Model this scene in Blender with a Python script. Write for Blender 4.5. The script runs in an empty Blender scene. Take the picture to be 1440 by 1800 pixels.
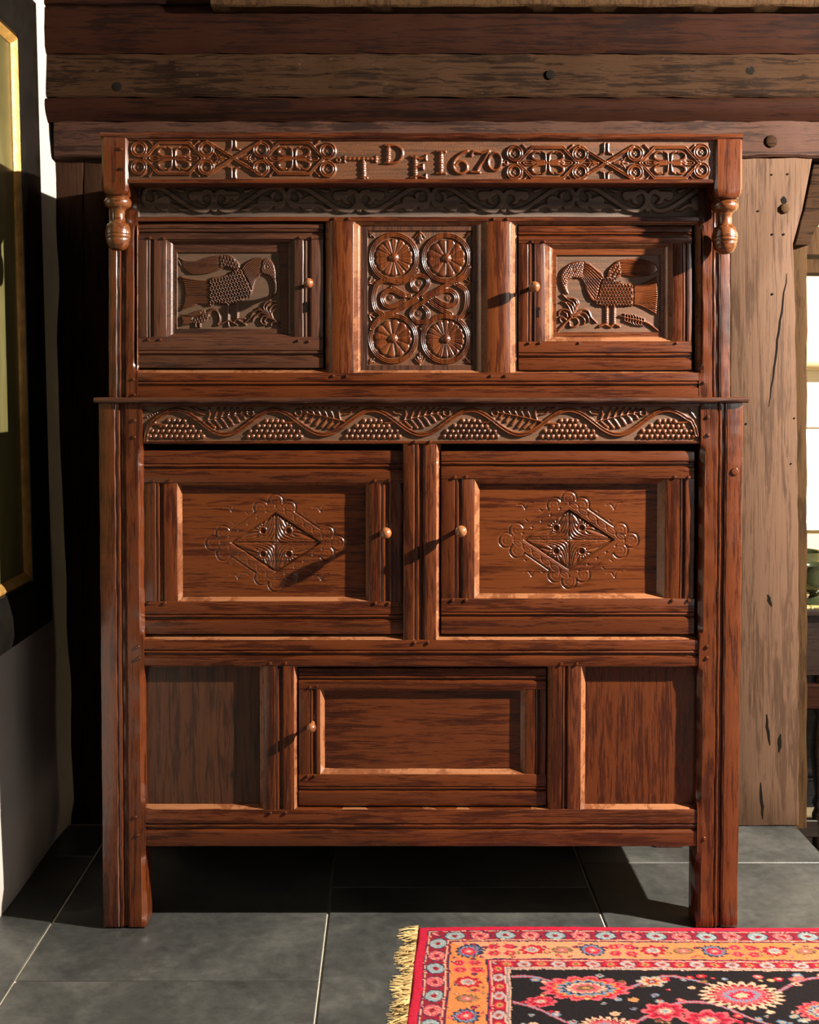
import bpy, math, random
import numpy as np
from mathutils import Vector
random.seed(7); np.random.seed(7)
R = math.radians
# ------------------------------------------------------------------ camera / light / exposure
F = 2100.0; D = 2.52; CX = 688.0; CY = 680.0; CAMH = 1.1436
sc = bpy.context.scene
col = sc.collection
cam = bpy.data.cameras.new('camera'); camo = bpy.data.objects.new('camera', cam); col.objects.link(camo)
camo.location = (0, -D, CAMH); camo.rotation_euler = (R(90), 0, 0)
cam.sensor_fit = 'HORIZONTAL'; cam.sensor_width = 36; cam.lens = F / 1440 * 36
cam.shift_x = (720 - CX) / 1440; cam.shift_y = -(900 - CY) / 1440
cam.clip_start = 0.05
sc.camera = camo
sc.view_settings.view_transform = 'Standard'; sc.view_settings.look = 'None'
sc.view_settings.gamma = 1; sc.view_settings.use_curve_mapping = False
sc.view_settings.exposure = 0.35
w = bpy.data.worlds.new('world'); sc.world = w; w.use_nodes = True
bg = w.node_tree.nodes['Background']; bg.inputs[0].default_value = (1.0, 0.93, 0.85, 1); bg.inputs[1].default_value = 0.045

def lamp(name, kind, loc, energy, color, size=.1, rot=None, size_y=None):
    l = bpy.data.lights.new(name, kind); l.energy = energy; l.color = color
    if kind == 'AREA':
        l.size = size
        if size_y: l.shape = 'RECTANGLE'; l.size_y = size_y
    elif kind != 'SUN': l.shadow_soft_size = size
    o = bpy.data.objects.new(name, l); col.objects.link(o); o.location = loc
    if rot: o.rotation_euler = rot
    return o
KEY = (2.5, -0.85, 2.17)
lamp('key_lamp', 'POINT', KEY, 1600, (1.0, 0.91, 0.80), .03)
# added soft fill from behind the camera, aimed at the left wall
lamp('room_fill', 'AREA', (2.7, -3.2, 1.7), 20, (1.0, 0.93, 0.86), 1.5, (R(83), 0, R(47)), 1.2)
# lamp in the next room
lamp('back_room_lamp', 'POINT', (2.3, 2.0, 1.9), 13, (1.0, 0.80, 0.5), .12)

# ------------------------------------------------------------------ helpers
def W(px, py, y=0.0):
    s = (D + y) / F
    return ((px - CX) * s, y, CAMH + (CY - py) * s)
ZT = W(0, 703)[2]
def taper(z):
    return 1 - .0165 * max(0.0, (ZT - z)) / ZT
def unwarp(px, py):
    return CX + (px - CX) / taper(W(0, py)[2])

def mesh_obj(name, verts, faces, mat, parent=None, smooth=35, attrs=None, cats=None):
    me = bpy.data.meshes.new(name)
    me.from_pydata([tuple(v) for v in verts], [], faces)
    me.validate(); me.update()
    if smooth:
        me.shade_smooth()
        if smooth < 180: me.set_sharp_from_angle(angle=R(smooth))
    if mat: me.materials.append(mat)
    o = bpy.data.objects.new(name, me); col.objects.link(o)
    if parent: o.parent = parent
    return o
def tag(o, label=None, cat=None, group=None, kind=None):
    if label: o['label'] = label
    if cat: o['category'] = cat
    if group: o['group'] = group
    if kind: o['kind'] = kind
    return o
def empty(name, loc=(0, 0, 0)):
    o = bpy.data.objects.new(name, None); col.objects.link(o); o.location = loc; return o
def wob(a, b, seed, amp):
    return amp * (math.sin(a * 31 + seed * 1.7) * .5 + math.sin(a * 77 + b * 13 + seed * 3.1) * .3 + math.sin(a * 190 + seed * 5.3) * .2)
_seed = [0]

def loft(name, sections, mat, parent=None, smooth=35, close=True, caps=True):
    """sections: list of rings (same length) of 3D points"""
    n = len(sections[0]); V = []; Fc = []
    for s in sections: V += s
    m = len(sections)
    for i in range(m - 1):
        for j in range(n if close else n - 1):
            a = i * n + j; b = i * n + (j + 1) % n
            Fc.append((a, b, b + n, a + n))
    if caps:
        Fc.append(tuple(reversed(range(n)))); Fc.append(tuple(range((m - 1) * n, m * n)))
    return mesh_obj(name, V, Fc, mat, parent, smooth)

def bead(a, b, k=1.0):
    w_ = b - a
    return [(a, 0), (a + .06 * w_, 2 * k), (a + .14 * w_, 3 * k), (a + .2 * w_, 1.5 * k), (a + .3 * w_, .5 * k), (a + .4 * w_, 1.0 * k), (a + .48 * w_, 4 * k),
            (a + .54 * w_, 7 * k), (a + .72 * w_, 7 * k), (a + .80 * w_, 3 * k), (a + .86 * w_, 1.2 * k), (a + .94 * w_, 1.6 * k), (b, 0)]

def board(name, l, r, t, b, y, th, mat, parent, beads=(), vert=False, base=False, amp=.0005, ease=1.4, prof=None, slant=0, cham=None):
    """a timber seen from the front, its rectangle l,r,t,b given in front-plane units; beads run along it"""
    _seed[0] += 1; sd = _seed[0]
    if base:
        cyp = (t + b) / 2; l = unwarp(l, cyp); r = unwarp(r, cyp)
    a0, a1 = (l, r) if vert else (t, b)
    if prof is None:
        pr = [(a0, 1.6), (a0 + ease * .4, .5), (a0 + ease, 0)]
        for bb in beads:
            p, q = bb[0], bb[1]
            if base and vert:
                p = unwarp(p, (t + b) / 2); q = unwarp(q, (t + b) / 2)
            pr += bead(p, q, bb[2] if len(bb) > 2 else .8)
        if cham and cham[0] == 'r': pr += [(a1 - 8.5, 0), (a1 - 7.8, .0), (a1, .4)]
        else: pr += [(a1 - ease, 0), (a1 - ease * .4, .5), (a1, 1.6)]
        if cham and cham[0] == 'l': pr = [(a0, .4), (a0 + 7.8, 0), (a0 + 8.5, 0)] + pr[3:]
    else: pr = prof
    s0, s1 = (t, b) if vert else (l, r)
    n = max(2, int((s1 - s0) / (9 if cham else 22)))
    secs = []
    for i in range(n + 1):
        q = s0 + (s1 - s0) * i / n
        ring = []
        e = 0
        if i == 0 or i == n: e = 0.0012
        def P(c, dep):
            if vert: x, _, z = W(c, q, y)
            else: x, _, z = W(q, c + slant * (q - l) / (r - l), y)
            yy = y + dep
            return x, yy, z
        for c, dmm in pr:
            x, yy, z = P(c, dmm / 1000 + e)
            if cham and c == (a1 if cham[0] == 'r' else a0):
                for q0, q1 in cham[1]: yy += cham[2] * max(0, min(1, (q - q0) / 14, (q1 - q) / 14))
            yy += wob(z if vert else x, c * .05, sd, amp)
            if vert: x += wob(z, 0, sd + 9, amp * .8)
            else: z += wob(x, 0, sd + 9, amp * .8)
            if base: x *= taper(z)
            ring.append((x, yy, z))
        for c in (a1, a0):
            x, yy, z = P(c, 0); 
            if base: x *= taper(z)
            ring.append((x, y + th, z))
        secs.append(ring)
    return loft(name, secs, mat, parent)

def reveal(name, outer, inner, y0, y1, mat, parent, steps=None, base=False, side=(0, 0)):
    """mitred loop of moulding from rectangle outer (l,r,t,b) at y0 down to inner at y1"""
    steps = steps or [(0, 0), (.12, .05), (.9, .93), (1, 1)]
    V = []; Fc = []
    if base:
        def uw(rc):
            m = (rc[2] + rc[3]) / 2; return (unwarp(rc[0], m), unwarp(rc[1], m), rc[2], rc[3])
        outer = uw(outer); inner = uw(inner)
    # express both rectangles in world units so that the mouldings keep their width
    for k, (f, g) in enumerate(steps):
        yy = y0 + (y1 - y0) * g
        rc = []
        for i in range(4):
            o_ = outer[i]; n_ = inner[i]
            ya, yb = y0, y1
            if i < 2: a = W(o_, 0, ya)[0]; b_ = W(n_, 0, yb)[0]
            else: a = W(0, o_, ya)[2]; b_ = W(0, n_, yb)[2]
            rc.append(a + (b_ - a) * f)
        l, r, t, b = rc
        loop = []
        N = 10
        for c0, c1 in (((l, t), (r, t)), ((r, t), (r, b)), ((r, b), (l, b)), ((l, b), (l, t))):
            for i in range(N):
                u = i / N
                loop.append((c0[0] + (c1[0] - c0[0]) * u, c0[1] + (c1[1] - c0[1]) * u))
        for x, z in loop:
            dd = (side[0] if abs(x - l) < 1e-6 else side[1] if abs(x - r) < 1e-6 else 0) * (1 - g)
            if base: x *= taper(z)
            wv = wob(x + z, z, 3, .0004)
            V.append((x, yy + dd + (wv if 0 < k < len(steps) - 1 else 0), z))
    n = 40
    for k in range(len(steps) - 1):
        for j in range(n):
            a = k * n + j; b = k * n + (j + 1) % n
            Fc.append((a, a + n, b + n, b))
    # back skin closes it to a solid strip
    m = len(V); last = (len(steps) - 1) * n
    V += [(V[j][0], V[last + j][1] + .004, V[j][2]) for j in range(n)]
    for j in range(n):
        k2 = (j + 1) % n
        Fc.append((m + j, m + k2, last + k2, last + j)); Fc.append((j, k2, m + k2, m + j))
    return mesh_obj(name, V, Fc, mat, parent, 25)
MOULD = [(0, 0), (.06, .16), (.24, .2), (.3, .42), (.5, .46), (.6, .62), (.75, .78), (.86, .8), (.9, 1), (1, 1)]

def boxm(name, x0, x1, y0, y1, z0, z1, mat, parent=None, bev=.002):
    b = min(bev, (x1 - x0) / 3, (y1 - y0) / 3, (z1 - z0) / 3)
    V = []
    for z, q in ((z0, b), (z0 + b, 0), (z1 - b, 0), (z1, b)):
        V += [(x0 + q, y0 + q, z), (x1 - q, y0 + q, z), (x1 - q, y1 - q, z), (x0 + q, y1 - q, z)]
    Fc = [(3, 2, 1, 0), (12, 13, 14, 15)]
    for i in range(3):
        for j in range(4):
            a = i * 4 + j; c = i * 4 + (j + 1) % 4
            Fc.append((a, c, c + 4, a + 4))
    return mesh_obj(name, V, Fc, mat, parent, 30)

def lathe(name, prof, mat, parent=None, axis='Z', loc=(0, 0, 0), n=28):
    V = []; Fc = []
    for r_, h in prof:
        for i in range(n):
            a = 2 * math.pi * i / n
            if axis == 'Z': V.append((r_ * math.cos(a), r_ * math.sin(a), h))
            else: V.append((r_ * math.cos(a), -h, r_ * math.sin(a)))
    for k in range(len(prof) - 1):
        for i in range(n):
            a = k * n + i; b = k * n + (i + 1) % n
            Fc.append((a, b, b + n, a + n))
    Fc.append(tuple(reversed(range(n)))); Fc.append(tuple(range((len(prof) - 1) * n, len(prof) * n)))
    o = mesh_obj(name, V, Fc, mat, parent, 50); o.location = loc
    return o

# ------------------------------------------------------------------ materials
def newmat(name):
    m = bpy.data.materials.new(name); m.use_nodes = True
    nt = m.node_tree; return m, nt, nt.nodes['Principled BSDF']
def ramp(nt, src, stops):
    r = nt.nodes.new('ShaderNodeValToRGB'); nt.links.new(src, r.inputs[0])
    els = r.color_ramp.elements
    while len(els) < len(stops): els.new(.5)
    for e, (p, c) in zip(els, stops): e.position = p; e.color = (*c, 1) if len(c) == 3 else c
    return r.outputs[0]
def mixc(nt, fac, a, b, mode='MIX'):
    m = nt.nodes.new('ShaderNodeMix'); m.data_type = 'RGBA'; m.blend_type = mode
    for s, v in ((m.inputs[0], fac), (m.inputs[6], a), (m.inputs[7], b)):
        if hasattr(v, 'links'): nt.links.new(v, s)
        elif isinstance(v, (int, float)): s.default_value = v
        else: s.default_value = (*v, 1)
    return m.outputs[2]
def coords(nt, scale, rnd=3.0):
    tc = nt.nodes.new('ShaderNodeTexCoord'); mp = nt.nodes.new('ShaderNodeMapping')
    oi = nt.nodes.new('ShaderNodeObjectInfo'); cb = nt.nodes.new('ShaderNodeCombineXYZ')
    mu = nt.nodes.new('ShaderNodeMath'); mu.operation = 'MULTIPLY'; mu.inputs[1].default_value = rnd
    nt.links.new(oi.outputs['Random'], mu.inputs[0])
    for i in range(3): nt.links.new(mu.outputs[0], cb.inputs[i])
    ad = nt.nodes.new('ShaderNodeVectorMath'); ad.operation = 'ADD'
    nt.links.new(tc.outputs['Object'], ad.inputs[0]); nt.links.new(cb.outputs[0], ad.inputs[1])
    nt.links.new(ad.outputs[0], mp.inputs[0]); mp.inputs['Scale'].default_value = scale
    return mp.outputs[0], ad.outputs[0]
def noise(nt, vec, sc_, det=4, rough=.55, dist=0):
    n = nt.nodes.new('ShaderNodeTexNoise'); nt.links.new(vec, n.inputs['Vector'])
    n.inputs['Scale'].default_value = sc_; n.inputs['Detail'].default_value = det
    n.inputs['Roughness'].default_value = rough; n.inputs['Distortion'].default_value = dist
    return n.outputs['Fac']
def bump(nt, bsdf, h, strength=.3, dist=.001, prev=None):
    b = nt.nodes.new('ShaderNodeBump'); b.inputs['Strength'].default_value = strength; b.inputs['Distance'].default_value = dist
    nt.links.new(h, b.inputs['Height'])
    if prev: nt.links.new(prev, b.inputs['Normal'])
    if bsdf: nt.links.new(b.outputs[0], bsdf.inputs['Normal'])
    return b.outputs[0]
def wood(name, cols, axis='X', rough=.27, spec=.5, grain=1.0, coat=.2, bumps=.3, dust=(.085, .055, .026), fleck=.25, st=None, rnd=3.0):
    m, nt, bs = newmat(name)
    st = st or {'X': (3.2, 55, 55), 'Y': (55, 3.2, 55), 'Z': (55, 55, 3.2)}[axis]
    vec, raw = coords(nt, st, rnd)
    big = noise(nt, vec, 1.1 * grain, 5, .6, 1.2)
    fine = noise(nt, vec, 7.0 * grain, 6, .7, .3)
    blot = noise(nt, raw, 5.0, 3, .5)
    add = nt.nodes.new('ShaderNodeMath'); add.operation = 'MULTIPLY_ADD'
    nt.links.new(fine, add.inputs[0]); add.inputs[1].default_value = .60; nt.links.new(big, add.inputs[2])
    ad2 = nt.nodes.new('ShaderNodeMath'); ad2.operation = 'MULTIPLY_ADD'
    nt.links.new(blot, ad2.inputs[0]); ad2.inputs[1].default_value = .40; nt.links.new(add.outputs[0], ad2.inputs[2])
    c = ramp(nt, ad2.outputs[0], [(.64, cols[0]), (.92, cols[1]), (1.0, cols[2])])
    # open pores and nicks
    pv, _ = coords(nt, {'X': (4, 120, 120), 'Y': (120, 4, 120), 'Z': (120, 120, 4)}[axis], rnd)
    pore = noise(nt, pv, 2.2, 3, .6)
    pr = ramp(nt, pore, [(.32, (.45, .45, .45)), (.45, (1, 1, 1))])
    c = mixc(nt, .65, c, pr, 'MULTIPLY')
    wear = noise(nt, raw, 38, 5, .75)
    wr = ramp(nt, wear, [(.66, (0, 0, 0)), (.78, (1, 1, 1))])
    c = mixc(nt, wr, c, [min(1, q * 2.2 + .03) for q in cols[2]]) if fleck > .5 else c
    at = nt.nodes.new('ShaderNodeAttribute'); at.attribute_name = 'dust'
    dm = nt.nodes.new('ShaderNodeMath'); dm.operation = 'MULTIPLY'; dm.inputs[1].default_value = .5
    nt.links.new(at.outputs['Fac'], dm.inputs[0])
    c = mixc(nt, dm.outputs[0], c, dust)
    nt.links.new(c, bs.inputs['Base Color'])
    rr = nt.nodes.new('ShaderNodeMapRange'); nt.links.new(fine, rr.inputs[0])
    rr.inputs[1].default_value = .3; rr.inputs[2].default_value = .7; rr.inputs[3].default_value = rough - .06; rr.inputs[4].default_value = rough + .08
    r2 = nt.nodes.new('ShaderNodeMath'); r2.operation = 'MULTIPLY_ADD'; nt.links.new(at.outputs['Fac'], r2.inputs[0]); r2.inputs[1].default_value = .35; nt.links.new(rr.outputs[0], r2.inputs[2])
    nt.links.new(r2.outputs[0], bs.inputs['Roughness'])
    bs.inputs['Specular IOR Level'].default_value = spec
    bs.inputs['Coat Weight'].default_value = coat; bs.inputs['Coat Roughness'].default_value = .12
    b1 = bump(nt, None, pore, bumps, .0006)
    b2 = bump(nt, None, big, bumps, .0012, b1)
    bump(nt, bs, blot, .4, .003, b2)
    return m
M = {}
OAK = [(.017, .0034, .0010), (.033, .0064, .0016), (.072, .0165, .0036)]
M['oakX'] = wood('polished_oak_rail', OAK, 'X')
M['oakZ'] = wood('polished_oak_post', OAK, 'Z')
OAKL = [(.025, .0047, .0012), (.044, .0088, .0019), (.094, .0230, .0045)]
M['oakLX'] = wood('warm_oak_panel', OAKL, 'X')
M['oakLZ'] = wood('warm_oak_muntin', OAKL, 'Z')
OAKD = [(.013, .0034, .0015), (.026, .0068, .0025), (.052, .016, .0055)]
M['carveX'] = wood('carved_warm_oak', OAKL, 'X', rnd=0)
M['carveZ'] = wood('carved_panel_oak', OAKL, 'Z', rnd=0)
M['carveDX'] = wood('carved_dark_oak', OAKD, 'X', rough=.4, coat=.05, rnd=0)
M['scroll'] = wood('ambient_lit_grey_oak', [(.022, .011, .007), (.050, .028, .019), (.085, .052, .036)], 'X', rough=.5, coat=0, rnd=0, dust=(.03, .02, .01))  # oak lightened and greyed to stand in for ambient light on the frieze
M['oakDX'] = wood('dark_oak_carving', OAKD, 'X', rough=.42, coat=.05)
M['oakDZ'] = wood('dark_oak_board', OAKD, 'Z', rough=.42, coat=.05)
M['chamfer'] = wood('worn_lit_oak_chamfer', [(.085, .024, .009), (.125, .042, .016), (.20, .080, .034)], 'X', rough=.3, st=(9, 9, 9))  # raking light on the chamfers painted in as paler oak, besides real wear
M['knob'] = wood('turned_knob_wood', [(.06, .016, .005), (.14, .045, .014), (.22, .08, .026)], 'Z', rough=.28, coat=.4)
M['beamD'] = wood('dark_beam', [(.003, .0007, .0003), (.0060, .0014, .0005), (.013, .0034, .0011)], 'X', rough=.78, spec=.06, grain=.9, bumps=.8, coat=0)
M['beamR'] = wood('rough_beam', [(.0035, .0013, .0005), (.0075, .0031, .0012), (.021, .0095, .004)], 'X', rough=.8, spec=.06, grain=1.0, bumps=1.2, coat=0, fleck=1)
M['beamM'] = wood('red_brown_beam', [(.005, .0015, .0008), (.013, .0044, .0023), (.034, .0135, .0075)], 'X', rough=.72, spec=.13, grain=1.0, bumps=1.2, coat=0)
M['plank'] = wood('wall_plank', [(.005, .002, .001), (.012, .0045, .002), (.022, .009, .004)], 'Z', rough=.8, spec=.08, bumps=.7, coat=0)
M['postG'] = wood('weathered_post', [(.029, .0135, .0068), (.040, .0198, .0102), (.066, .035, .0195)], 'Z', rough=.75, spec=.15, grain=.8, bumps=1.0, coat=0)
M['jamb'] = wood('brown_jamb', [(.010, .0045, .0015), (.021, .0098, .0034), (.036, .018, .0066)], 'Z', rough=.8, spec=.08, coat=0)
M['table'] = wood('black_oak', [(.002, .001, .0006), (.004, .002, .001), (.008, .004, .002)], 'X', rough=.3)

def plain(name, c, rough=.6, spec=.5, metal=0, nscale=0, nb=.2, var=.0, emit=None):
    m, nt, bs = newmat(name)
    bs.inputs['Base Color'].default_value = (*c, 1); bs.inputs['Roughness'].default_value = rough
    bs.inputs['Specular IOR Level'].default_value = spec; bs.inputs['Metallic'].default_value = metal
    if nscale:
        v, raw = coords(nt, (1, 1, 1))
        n = noise(nt, v, nscale, 6, .6); 
        cc = ramp(nt, n, [(.3, [q * (1 - var) for q in c]), (.7, [min(1, q * (1 + var)) for q in c])])
        nt.links.new(cc, bs.inputs['Base Color'])
        n2 = noise(nt, v, nscale * 7, 5, .6)
        b = bump(nt, None, n, nb, .004); bump(nt, bs, n2, nb, .0012, b)
    if emit: bs.inputs['Emission Color'].default_value = (*c, 1); bs.inputs['Emission Strength'].default_value = emit
    return m
M['plaster'] = plain('limewashed_plaster', (.38, .345, .31), .85, .3, nscale=5, nb=.5, var=.06)
M['cream'] = plain('cream_plaster', (.75, .60, .34), .85, .3, nscale=4, nb=.3, var=.05)
M['grout'] = plain('pale_grout', (.42, .38, .30), .8, nscale=30, var=.25)
M['black'] = plain('black_lacquer', (.006, .005, .004), .25, .5, nscale=20, nb=.15, var=.3)
M['gilt'] = plain('worn_gilt', (.42, .23, .06), .4, .5, metal=.5, nscale=40, nb=.6, var=.3)
M['dark'] = plain('dark_hole', (.003, .002, .001), .9, .1)
M['nail'] = plain('iron_nail', (.02, .015, .012), .5)
M['white'] = plain('white_sill_paint', (.85, .80, .70), .5)
M['pewter'] = plain('dark_green_pewter', (.030, .034, .016), .16, .7, metal=.3)
M['thread'] = None

def slate():
    m, nt, bs = newmat('honed_slate')
    v, raw = coords(nt, (1, 1, 1), 9)
    a = noise(nt, v, 4, 8, .65, .4); b_ = noise(nt, v, 40, 8, .7)
    c = ramp(nt, a, [(.28, (.018, .019, .0175)), (.5, (.036, .037, .034)), (.72, (.072, .070, .061))])
    c2 = ramp(nt, b_, [(.3, (.7, .7, .7)), (.7, (1.2, 1.2, 1.2))])
    c = mixc(nt, 1, c, c2, 'MULTIPLY')
    sv, _ = coords(nt, (6, 1.2, 1), 11)
    s = noise(nt, sv, 6, 10, .8, 1.5)
    c = mixc(nt, ramp(nt, s, [(.70, (0, 0, 0)), (.80, (.35, .35, .35))]), c, (.22, .20, .16))
    nt.links.new(c, bs.inputs['Base Color'])
    nt.links.new(ramp(nt, a, [(.2, (.34, .34, .34)), (.8, (.52, .52, .52))]), bs.inputs['Roughness'])
    b1 = bump(nt, None, a, .25, .006); bump(nt, bs, b_, .35, .0012, b1)
    return m
M['slate'] = slate()
def paint():
    m, nt, bs = newmat('dark_old_oil_paint')
    v, raw = coords(nt, (1, 1, .35)); n = noise(nt, v, 3.5, 6, .6, .6)
    c = ramp(nt, n, [(.3, (.035, .032, .012)), (.55, (.085, .075, .028)), (.8, (.17, .145, .065))])
    nt.links.new(c, bs.inputs['Base Color']); bs.inputs['Roughness'].default_value = .28
    bump(nt, bs, noise(nt, raw, 160, 4, .6), .3, .0006)
    return m
M['paint'] = paint()
def glassm():
    m, nt, bs = newmat('window_glass')
    bs.inputs['Transmission Weight'].default_value = 1; bs.inputs['Roughness'].default_value = .02; bs.inputs['IOR'].default_value = 1.1
    return m
M['glass'] = glassm()
M['daylight'] = plain('overcast_daylight', (1.0, .95, .80), 1, 0, emit=2.0)
def vcol(name, rough=.95, sheen=.0):
    m, nt, bs = newmat(name)
    a = nt.nodes.new('ShaderNodeVertexColor'); a.layer_name = 'Col'
    v, raw = coords(nt, (1, 1, 1)); n = noise(nt, raw, 700, 2, .6)
    c = mixc(nt, .5, a.outputs[0], ramp(nt, n, [(.35, (.35, .35, .35)), (.62, (1.35, 1.35, 1.35))]), 'MULTIPLY')
    nt.links.new(c, bs.inputs['Base Color']); bs.inputs['Roughness'].default_value = rough
    bs.inputs['Specular IOR Level'].default_value = .1; bs.inputs['Sheen Weight'].default_value = sheen
    bump(nt, bs, n, .6, .002)
    return m
M['rug'] = vcol('knotted_wool_pile')
M['cotton'] = plain('cream_cotton_fringe', (.50, .35, .15), .9, .1)

# ------------------------------------------------------------------ floor
floor = mesh_obj('floor', *(lambda x0, x1, y0, y1, xs, ys, z: (
    [(x0, y0, z), (x1, y0, z), (x1, ys, z), (xs, ys, z), (xs, y1, z), (x0, y1, z),
     (x0, y0, z - .3), (x1, y0, z - .3), (x1, ys, z - .3), (xs, ys, z - .3), (xs, y1, z - .3), (x0, y1, z - .3)],
    [(0, 1, 2, 3, 4, 5), (11, 10, 9, 8, 7, 6)] + [(i, i + 6, (i + 1) % 6 + 6, (i + 1) % 6) for i in range(6)]))(-1.3, 3.6, -3.0, .86, 1.0545, .24, -.004),
    M['grout'], None, 0)
tag(floor, kind='structure')
def tile(x0, x1, y0, y1):
    g = .0028
    x0 += g; x1 -= g; y0 += g; y1 -= g
    if x1 - x0 < .02 or y1 - y0 < .02: return
    boxm('slate_tile', x0, x1, y0, y1, -.02, random.uniform(-.0004, .0003), M['slate'], floor, .0014)
TX = [-1.315, -.725, -.137, .455, 1.056, 1.637, 2.227, 2.817, 3.4]
OFF = [.389, -.218, .21, -.55, .03, -.4, .2, -.1]
for i in range(len(TX) - 1):
    ys = [OFF[i] + .9 * k for k in range(-4, 3)]
    for a, b in zip(ys, ys[1:]):
        x0, x1 = max(TX[i], -.90), TX[i + 1]
        a_, b_ = max(a, -3.0), min(b, .60)
        if TX[i] > 1.0: b_ = min(b_, .235)
        if b_ > a_: tile(x0, x1, a_, b_)
tile(1.047, 1.2, -3, -2.9) if False else None
floor2 = boxm('floor', 1.06, 4.2, .25, 3.2, -.5, -.26, M['table'], None, .001); tag(floor2, kind='structure')

# ------------------------------------------------------------------ left wall (slightly leaning old plaster)
def wallleft():
    V = []; Fc = []; ny, nz = 90, 70
    for i in range(ny + 1):
        y = -1.0 + 1.66 * i / ny
        for k in range(nz + 1):
            z = -.02 + 2.72 * k / nz
            x = -.842 - .027 * max(0, z) + .004 * math.sin(z * 3.1 + y * 2) + .003 * math.sin(z * 7.3 + 1 + y * 5) + .0015 * math.sin(z * 19 + y * 11)
            if y > .5: x += (y - .5) ** 1 * .05 * (1 + .5 * math.sin(z * 9) + .3 * math.sin(z * 23))
            if z < .02: x -= .006
            V.append((x, y, z))
    n1 = nz + 1
    for i in range(ny):
        for k in range(nz):
            a = i * n1 + k; Fc.append((a, a + n1, a + n1 + 1, a + 1))
    m = len(V); V += [(v[0] - .12, v[1], v[2]) for v in list(V)]
    for i in range(ny):
        for k in range(nz):
            a = m + i * n1 + k; Fc.append((a, a + 1, a + n1 + 1, a + n1))
    for i in range(ny):
        a = i * n1; Fc.append((a, m + a, m + a + n1, a + n1)); a += nz; Fc.append((a, a + n1, m + a + n1, m + a))
    for k in range(nz):
        Fc.append((k, k + 1, m + k + 1, m + k)); a = ny * n1 + k; Fc.append((a, m + a, m + a + 1, a + 1))
    o = mesh_obj('wall_left', V, Fc, M['plaster'], None, 180); tag(o, kind='structure')
wallleft()

# ------------------------------------------------------------------ timber back wall
YB = .60
wb = boxm('wall_back', -.98, 1.0, YB + .06, YB + .16, -.02, 2.7, M['plank'], None); tag(wb, kind='structure')
def rough_poly(name, pts, y, th, mat, parent, amp=.002, seg=.05, nrm=(0, 1)):
    """thick timber face with an irregular outline; pts in front-view units at plane y"""
    P = []
    n = len(pts)
    for i in range(n):
        a = W(*pts[i], y); b = W(*pts[(i + 1) % n], y)
        L = math.hypot(b[0] - a[0], b[2] - a[2]); k = max(1, int(L / seg))
        for j in range(k):
            u = j / k
            x = a[0] + (b[0] - a[0]) * u; z = a[2] + (b[2] - a[2]) * u
            e = amp if 0 < j else 0
            P.append((x + wob(z * 2 + x, i, i + 2, e), z + wob(x * 2 + z, i, i + 5, e)))
    cx_ = sum(p[0] for p in P) / len(P); cz = sum(p[1] for p in P) / len(P)
    def sh(p, d):
        dx, dz = p[0] - cx_, p[1] - cz; L = math.hypot(dx, dz)
        return (p[0] - math.copysign(min(d, abs(dx)), dx), p[1] - math.copysign(min(d, abs(dz)), dz))
    rings = []
    for d, yy in ((.004, y), (.0012, y + .0015), (0, y + .005), (0, y + th)):
        rings.append([(sh(p, d)[0], yy, sh(p, d)[1]) for p in P])
    return loft(name, rings, mat, parent, 30)
# vertical planks, left of and behind the cupboard
for a, b in ((92, 146), (147, 190), (191, 300), (301, 420), (421, 560), (561, 700), (701, 850), (851, 1000), (1001, 1150), (1151, 1262)):
    board('plank', a, b, 276, 1452, YB + .012 + random.uniform(-.004, .004), .05, M['plank'], wb, vert=True, amp=.002)
# horizontal beams of the bressummer
def beam(l, r, t, b, y, mat, prof, amp=.0025, slant=0):
    return board('beam', l, r, t, b, y, .1, mat, wb, prof=prof, amp=amp, slant=slant)
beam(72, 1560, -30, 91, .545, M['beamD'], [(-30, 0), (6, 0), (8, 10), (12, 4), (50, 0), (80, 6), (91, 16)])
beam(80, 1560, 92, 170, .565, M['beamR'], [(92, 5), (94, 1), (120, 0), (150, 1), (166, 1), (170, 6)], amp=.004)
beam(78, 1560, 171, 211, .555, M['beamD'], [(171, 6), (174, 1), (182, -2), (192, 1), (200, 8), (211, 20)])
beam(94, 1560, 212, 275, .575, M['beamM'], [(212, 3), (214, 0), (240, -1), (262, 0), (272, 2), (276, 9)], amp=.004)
beam(370, 1560, -40, 9, .49, M['jamb'], [(-40, 0), (2, 0), (7, 2), (10, 8)], amp=.002)
# weathered post, brace, jamb
rough_poly('post', [(1284, 277), (1429, 277), (1421, 320), (1411, 370), (1395, 428), (1398, 520), (1402, 700), (1405, 1000), (1405, 1452), (1284, 1452)], YB - .012, .12, M['postG'], wb, .0025)
rough_poly('brace', [(1431, 284), (1560, 284), (1560, 340), (1500, 360), (1470, 372), (1448, 388), (1434, 402), (1425, 418), (1421, 431), (1397, 431), (1413, 372), (1424, 322)], YB + .02, .1, M['beamR'], wb, .002, .03)
board('jamb', 1392, 1419, 425, 1456, YB + .13, .08, M['jamb'], wb, vert=True, amp=.002)
pw = 0
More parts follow.
